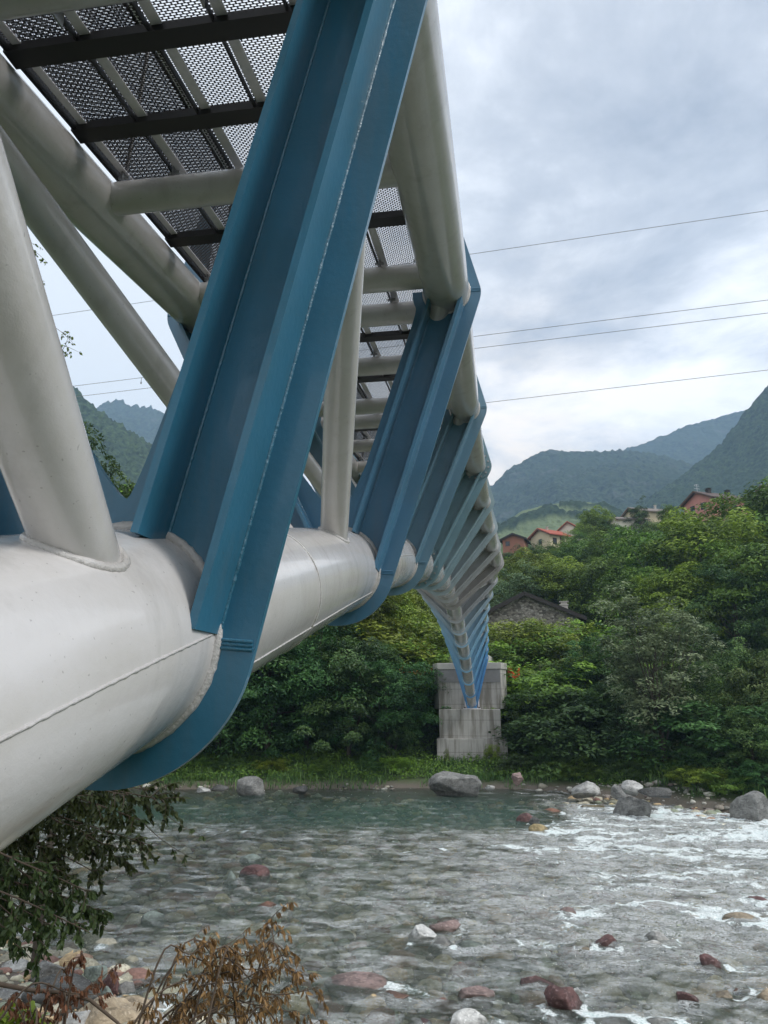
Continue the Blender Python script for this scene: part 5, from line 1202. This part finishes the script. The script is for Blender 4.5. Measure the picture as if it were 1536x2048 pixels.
def house(name, label, u, v_e, Y, gw, ln, he, hr, rz, wall, roof, ov=.6, wins=(), chims=(), zdown=4, antenna=False, shut=None, th=.22):
    # origin: middle of the gable foot line at eave height v_e; local +x runs along the ridge
    p = at(u, v_e, Y); r = tag(empty(name, (p.x, p.y, p.z-he), rz), label, 'house'); h2 = gw/2
    mb = MB(); pg = [(-h2, -zdown), (h2, -zdown), (h2, he), (0, hr), (-h2, he)]
    V = [(0, a, z) for a, z in pg]+[(ln, a, z) for a, z in pg]
    mb.add(V, [(0,4,3,2,1), (5,6,7,8,9)]+[(i, (i+1) % 5, (i+1) % 5+5, i+5) for i in (0, 1, 4)]); mb.build('wall', M[wall], r)
    sl_ = (hr-he)/h2
    mb = MB()
    for s in (-1, 1):
        a = (-ov, 0, hr+.03); b_ = (-ov, s*(h2+ov), he-sl_*ov+.03); c = (ln+ov, s*(h2+ov), he-sl_*ov+.03); d = (ln+ov, 0, hr+.03)
        V = [a, b_, c, d]+[(x, y, z+th) for x, y, z in (a, b_, c, d)]; f = [(0,1,2,3),(7,6,5,4),(0,4,5,1),(1,5,6,2),(2,6,7,3),(3,7,4,0)]
        if s > 0: f = [q[::-1] for q in f]
        mb.add(V, f)
    ro = mb.build('roof', M[roof], r)
    mb = MB()
    for s in (-1, 1): mb.beam((-ov+.02, 0, hr-.06), (-ov+.02, s*(h2+ov), he-sl_*ov-.06), .06, .20)
    if ov > .4: mb.build('barge_board', M['wood' if roof != 'roof_dark' else 'roof_dark'], r)
    for (face, a, z, w, h, kind) in wins:          # face 'g' gable, 's' side (y = -h2)
        mb = MB(); gl_ = MB()
        if face == 'g': mb.box((-.06, a-w/2-.08, z-.08), (.03, a+w/2+.08, z+h+.08)); gl_.box((-.075, a-w/2, z), (-.05, a+w/2, z+h)); 
        else: mb.box((a-w/2-.08, -h2-.06, z-.08), (a+w/2+.08, -h2+.03, z+h+.08)); gl_.box((a-w/2, -h2-.075, z), (a+w/2, -h2-.05, z+h))
        wn = mb.build('door' if kind == 'door' else 'window', M['wood'], r); gl_.build('pane', M['window' if kind != 'door' else 'wood'], wn)
    for (x, y, w, h) in chims:
        mb = MB(); zt = hr-abs(y)*sl_; mb.box((x-w/2, y-w/2, zt-.5), (x+w/2, y+w/2, zt+h)); mb.box((x-w/2-.08, y-w/2-.08, zt+h), (x+w/2+.08, y+w/2+.08, zt+h+.10)); mb.box((x-w/2+.05, y-w/2+.05, zt+h+.1), (x+w/2-.05, y+w/2-.05, zt+h+.35)); mb.box((x-w/2-.1, y-w/2-.1, zt+h+.35), (x+w/2+.1, y+w/2+.1, zt+h+.42))
        co = mb.build('chimney', M['w_chim'] if roof != 'roof_brown' else M['roof_dark']); co.parent = ro
    if antenna:
        mb = MB(); mb.tube([(1.2, 1, hr-.3), (1.2, 1, hr+2.2)], .03, 6)
        for zz_, l_ in ((2.1, .5), (1.8, .7), (1.2, .8)): mb.tube([(1.2-l_, 1, hr+zz_), (1.2+l_, 1, hr+zz_)], .025, 5)
        mb.tube([(.7,1,hr+2.1),(.7,1,hr+1.8)], .02, 5); mb.build('antenna', M['galv'], r)
    return r
R_ = math.radians
house('stone_barn', 'rubble stone barn gable with a dark roof and white chimney beyond the hedge', 1052, 1236, 72, 10.2, 9, 2.6, 4.95, R_(84), 'rubble', 'roof_dark', .75, chims=((2.5,-3.8,.75,.8),), zdown=2)
house('orange_house', 'small rust orange house with a low dark roof, leftmost on the hilltop', 1026, 1078, 150, 4.6, 6, 2.0, 3.0, R_(78), 'w_orange', 'roof_dark', .7, wins=(('g',1.2,.6,.8,.9,'w'),))
house('cream_house', 'cream house with a red tiled roof and a brown balcony door', 1080, 1072, 154, 6.0, 5.5, 2.6, 4.1, R_(38), 'w_cream', 'roof_red', .7, wins=(('s',3.6,.2,1.1,1.9,'door'),('s',1.4,.4,1.0,1.3,'w'),('g',0,.8,.8,1.0,'w')), chims=((1.6,-.6,.4,.5),))
house('white_house', 'plain whitewashed gable with a red roof right of the cream house', 1137, 1062, 158, 5.6, 7, 4.0, 6.0, R_(62), 'w_white', 'roof_red', .5)
house('hidden_house', 'cream house mostly hidden behind the round dark crown, grey brown roof', 1262, 1030, 165, 8, 8, 2.6, 4.2, R_(20), 'w_cream', 'roof_grey', .7, wins=(('s',5.5,.4,.9,1.1,'w'),), chims=((6.2,-.4,.4,.7),))
house('low_roof_house', 'low grey roof peeping out right of the tall pale green tree', 1228, 1044, 152, 5, 6, 1.8, 2.7, R_(14), 'w_white', 'roof_grey', .6)
house('pink_house', 'pink house with a brown overhanging roof, two chimneys and an antenna, right hilltop', 1395, 1003, 150, 8.2, 8.6, 3.2, 5.2, R_(26), 'w_pink', 'roof_brown', .95, wins=(('g',1.6,1.2,1.1,1.3,'w'),('g',-1.4,1.2,1.1,1.3,'w'),('s',2.2,.6,1.0,1.4,'w'),('s',5.4,.6,1.0,1.4,'w')), chims=((2.6,-.6,.8,.8),(7.6,-.6,.8,.8)), antenna=True)
house('far_right_house', 'grey roof sliver at the right edge above the trees', 1528, 984, 160, 6, 8, 2.5, 4.0, R_(15), 'w_white', 'roof_grey', .7)
# ================================================================== CABLES
def cable(p, q, sag, r, label, sp=None):
    mb = MB(); n = 60; pts = [p.lerp(q, i/n)-Vector((0, 0, sag*4*(i/n)*(1-i/n))) for i in range(n+1)]; mb.tube(pts, r, 6, False); o = mb.build('power_line', M['cable']); tag(o, label, 'cable', 'power lines crossing the valley')
    if sp:
        c = sp; mb = MB(); mb.tube([c+Vector((0,0,.02)), c-Vector((0,0,.42))], .022, 6); mb.tube([c-Vector((0,0,.36)), c-Vector((0,0,.50))], .055, 8); t = mb.build('hanging_weight', M['cable']); t.parent = o
def line(u1, v1, u2, v2, Ya, Yb, lab, sag=.5, sp=None):
    a, b_ = at(u1, v1, Ya), at(u2, v2, Yb); d = b_-a; cable(a-d*.9, b_+d*.6, 0, .018, lab, sp)
line(330, 598, 1536, 421, 46, 42, 'highest power line in the sky')
line(310, 752, 1536, 600, 46, 42, 'second power line from the top, with a small hanging weight on the left', sp=at(283, 755.5, 46.1))
line(330, 772, 1536, 626, 47, 43, 'third power line from the top')
line(975, 805, 1536, 740, 45, 43, 'lowest power line in the sky')
# ================================================================== HAZE
hz = bpy.data.materials.new('haze_air'); hz.use_nodes = True; nt = hz.node_tree; nt.nodes.clear(); out = nt.nodes.new('ShaderNodeOutputMaterial'); v = nt.nodes.new('ShaderNodeVolumePrincipled')
v.inputs['Color'].default_value = (.50, .72, 1.0, 1); v.inputs['Density'].default_value = .00029; v.inputs['Anisotropy'].default_value = .0; nt.links.new(v.outputs[0], out.inputs['Volume'])
mb = MB(); mb.box((-1250, -60, -40), (1150, 2500, 900)); ho = mb.build('haze', hz); ho['kind'] = 'stuff'
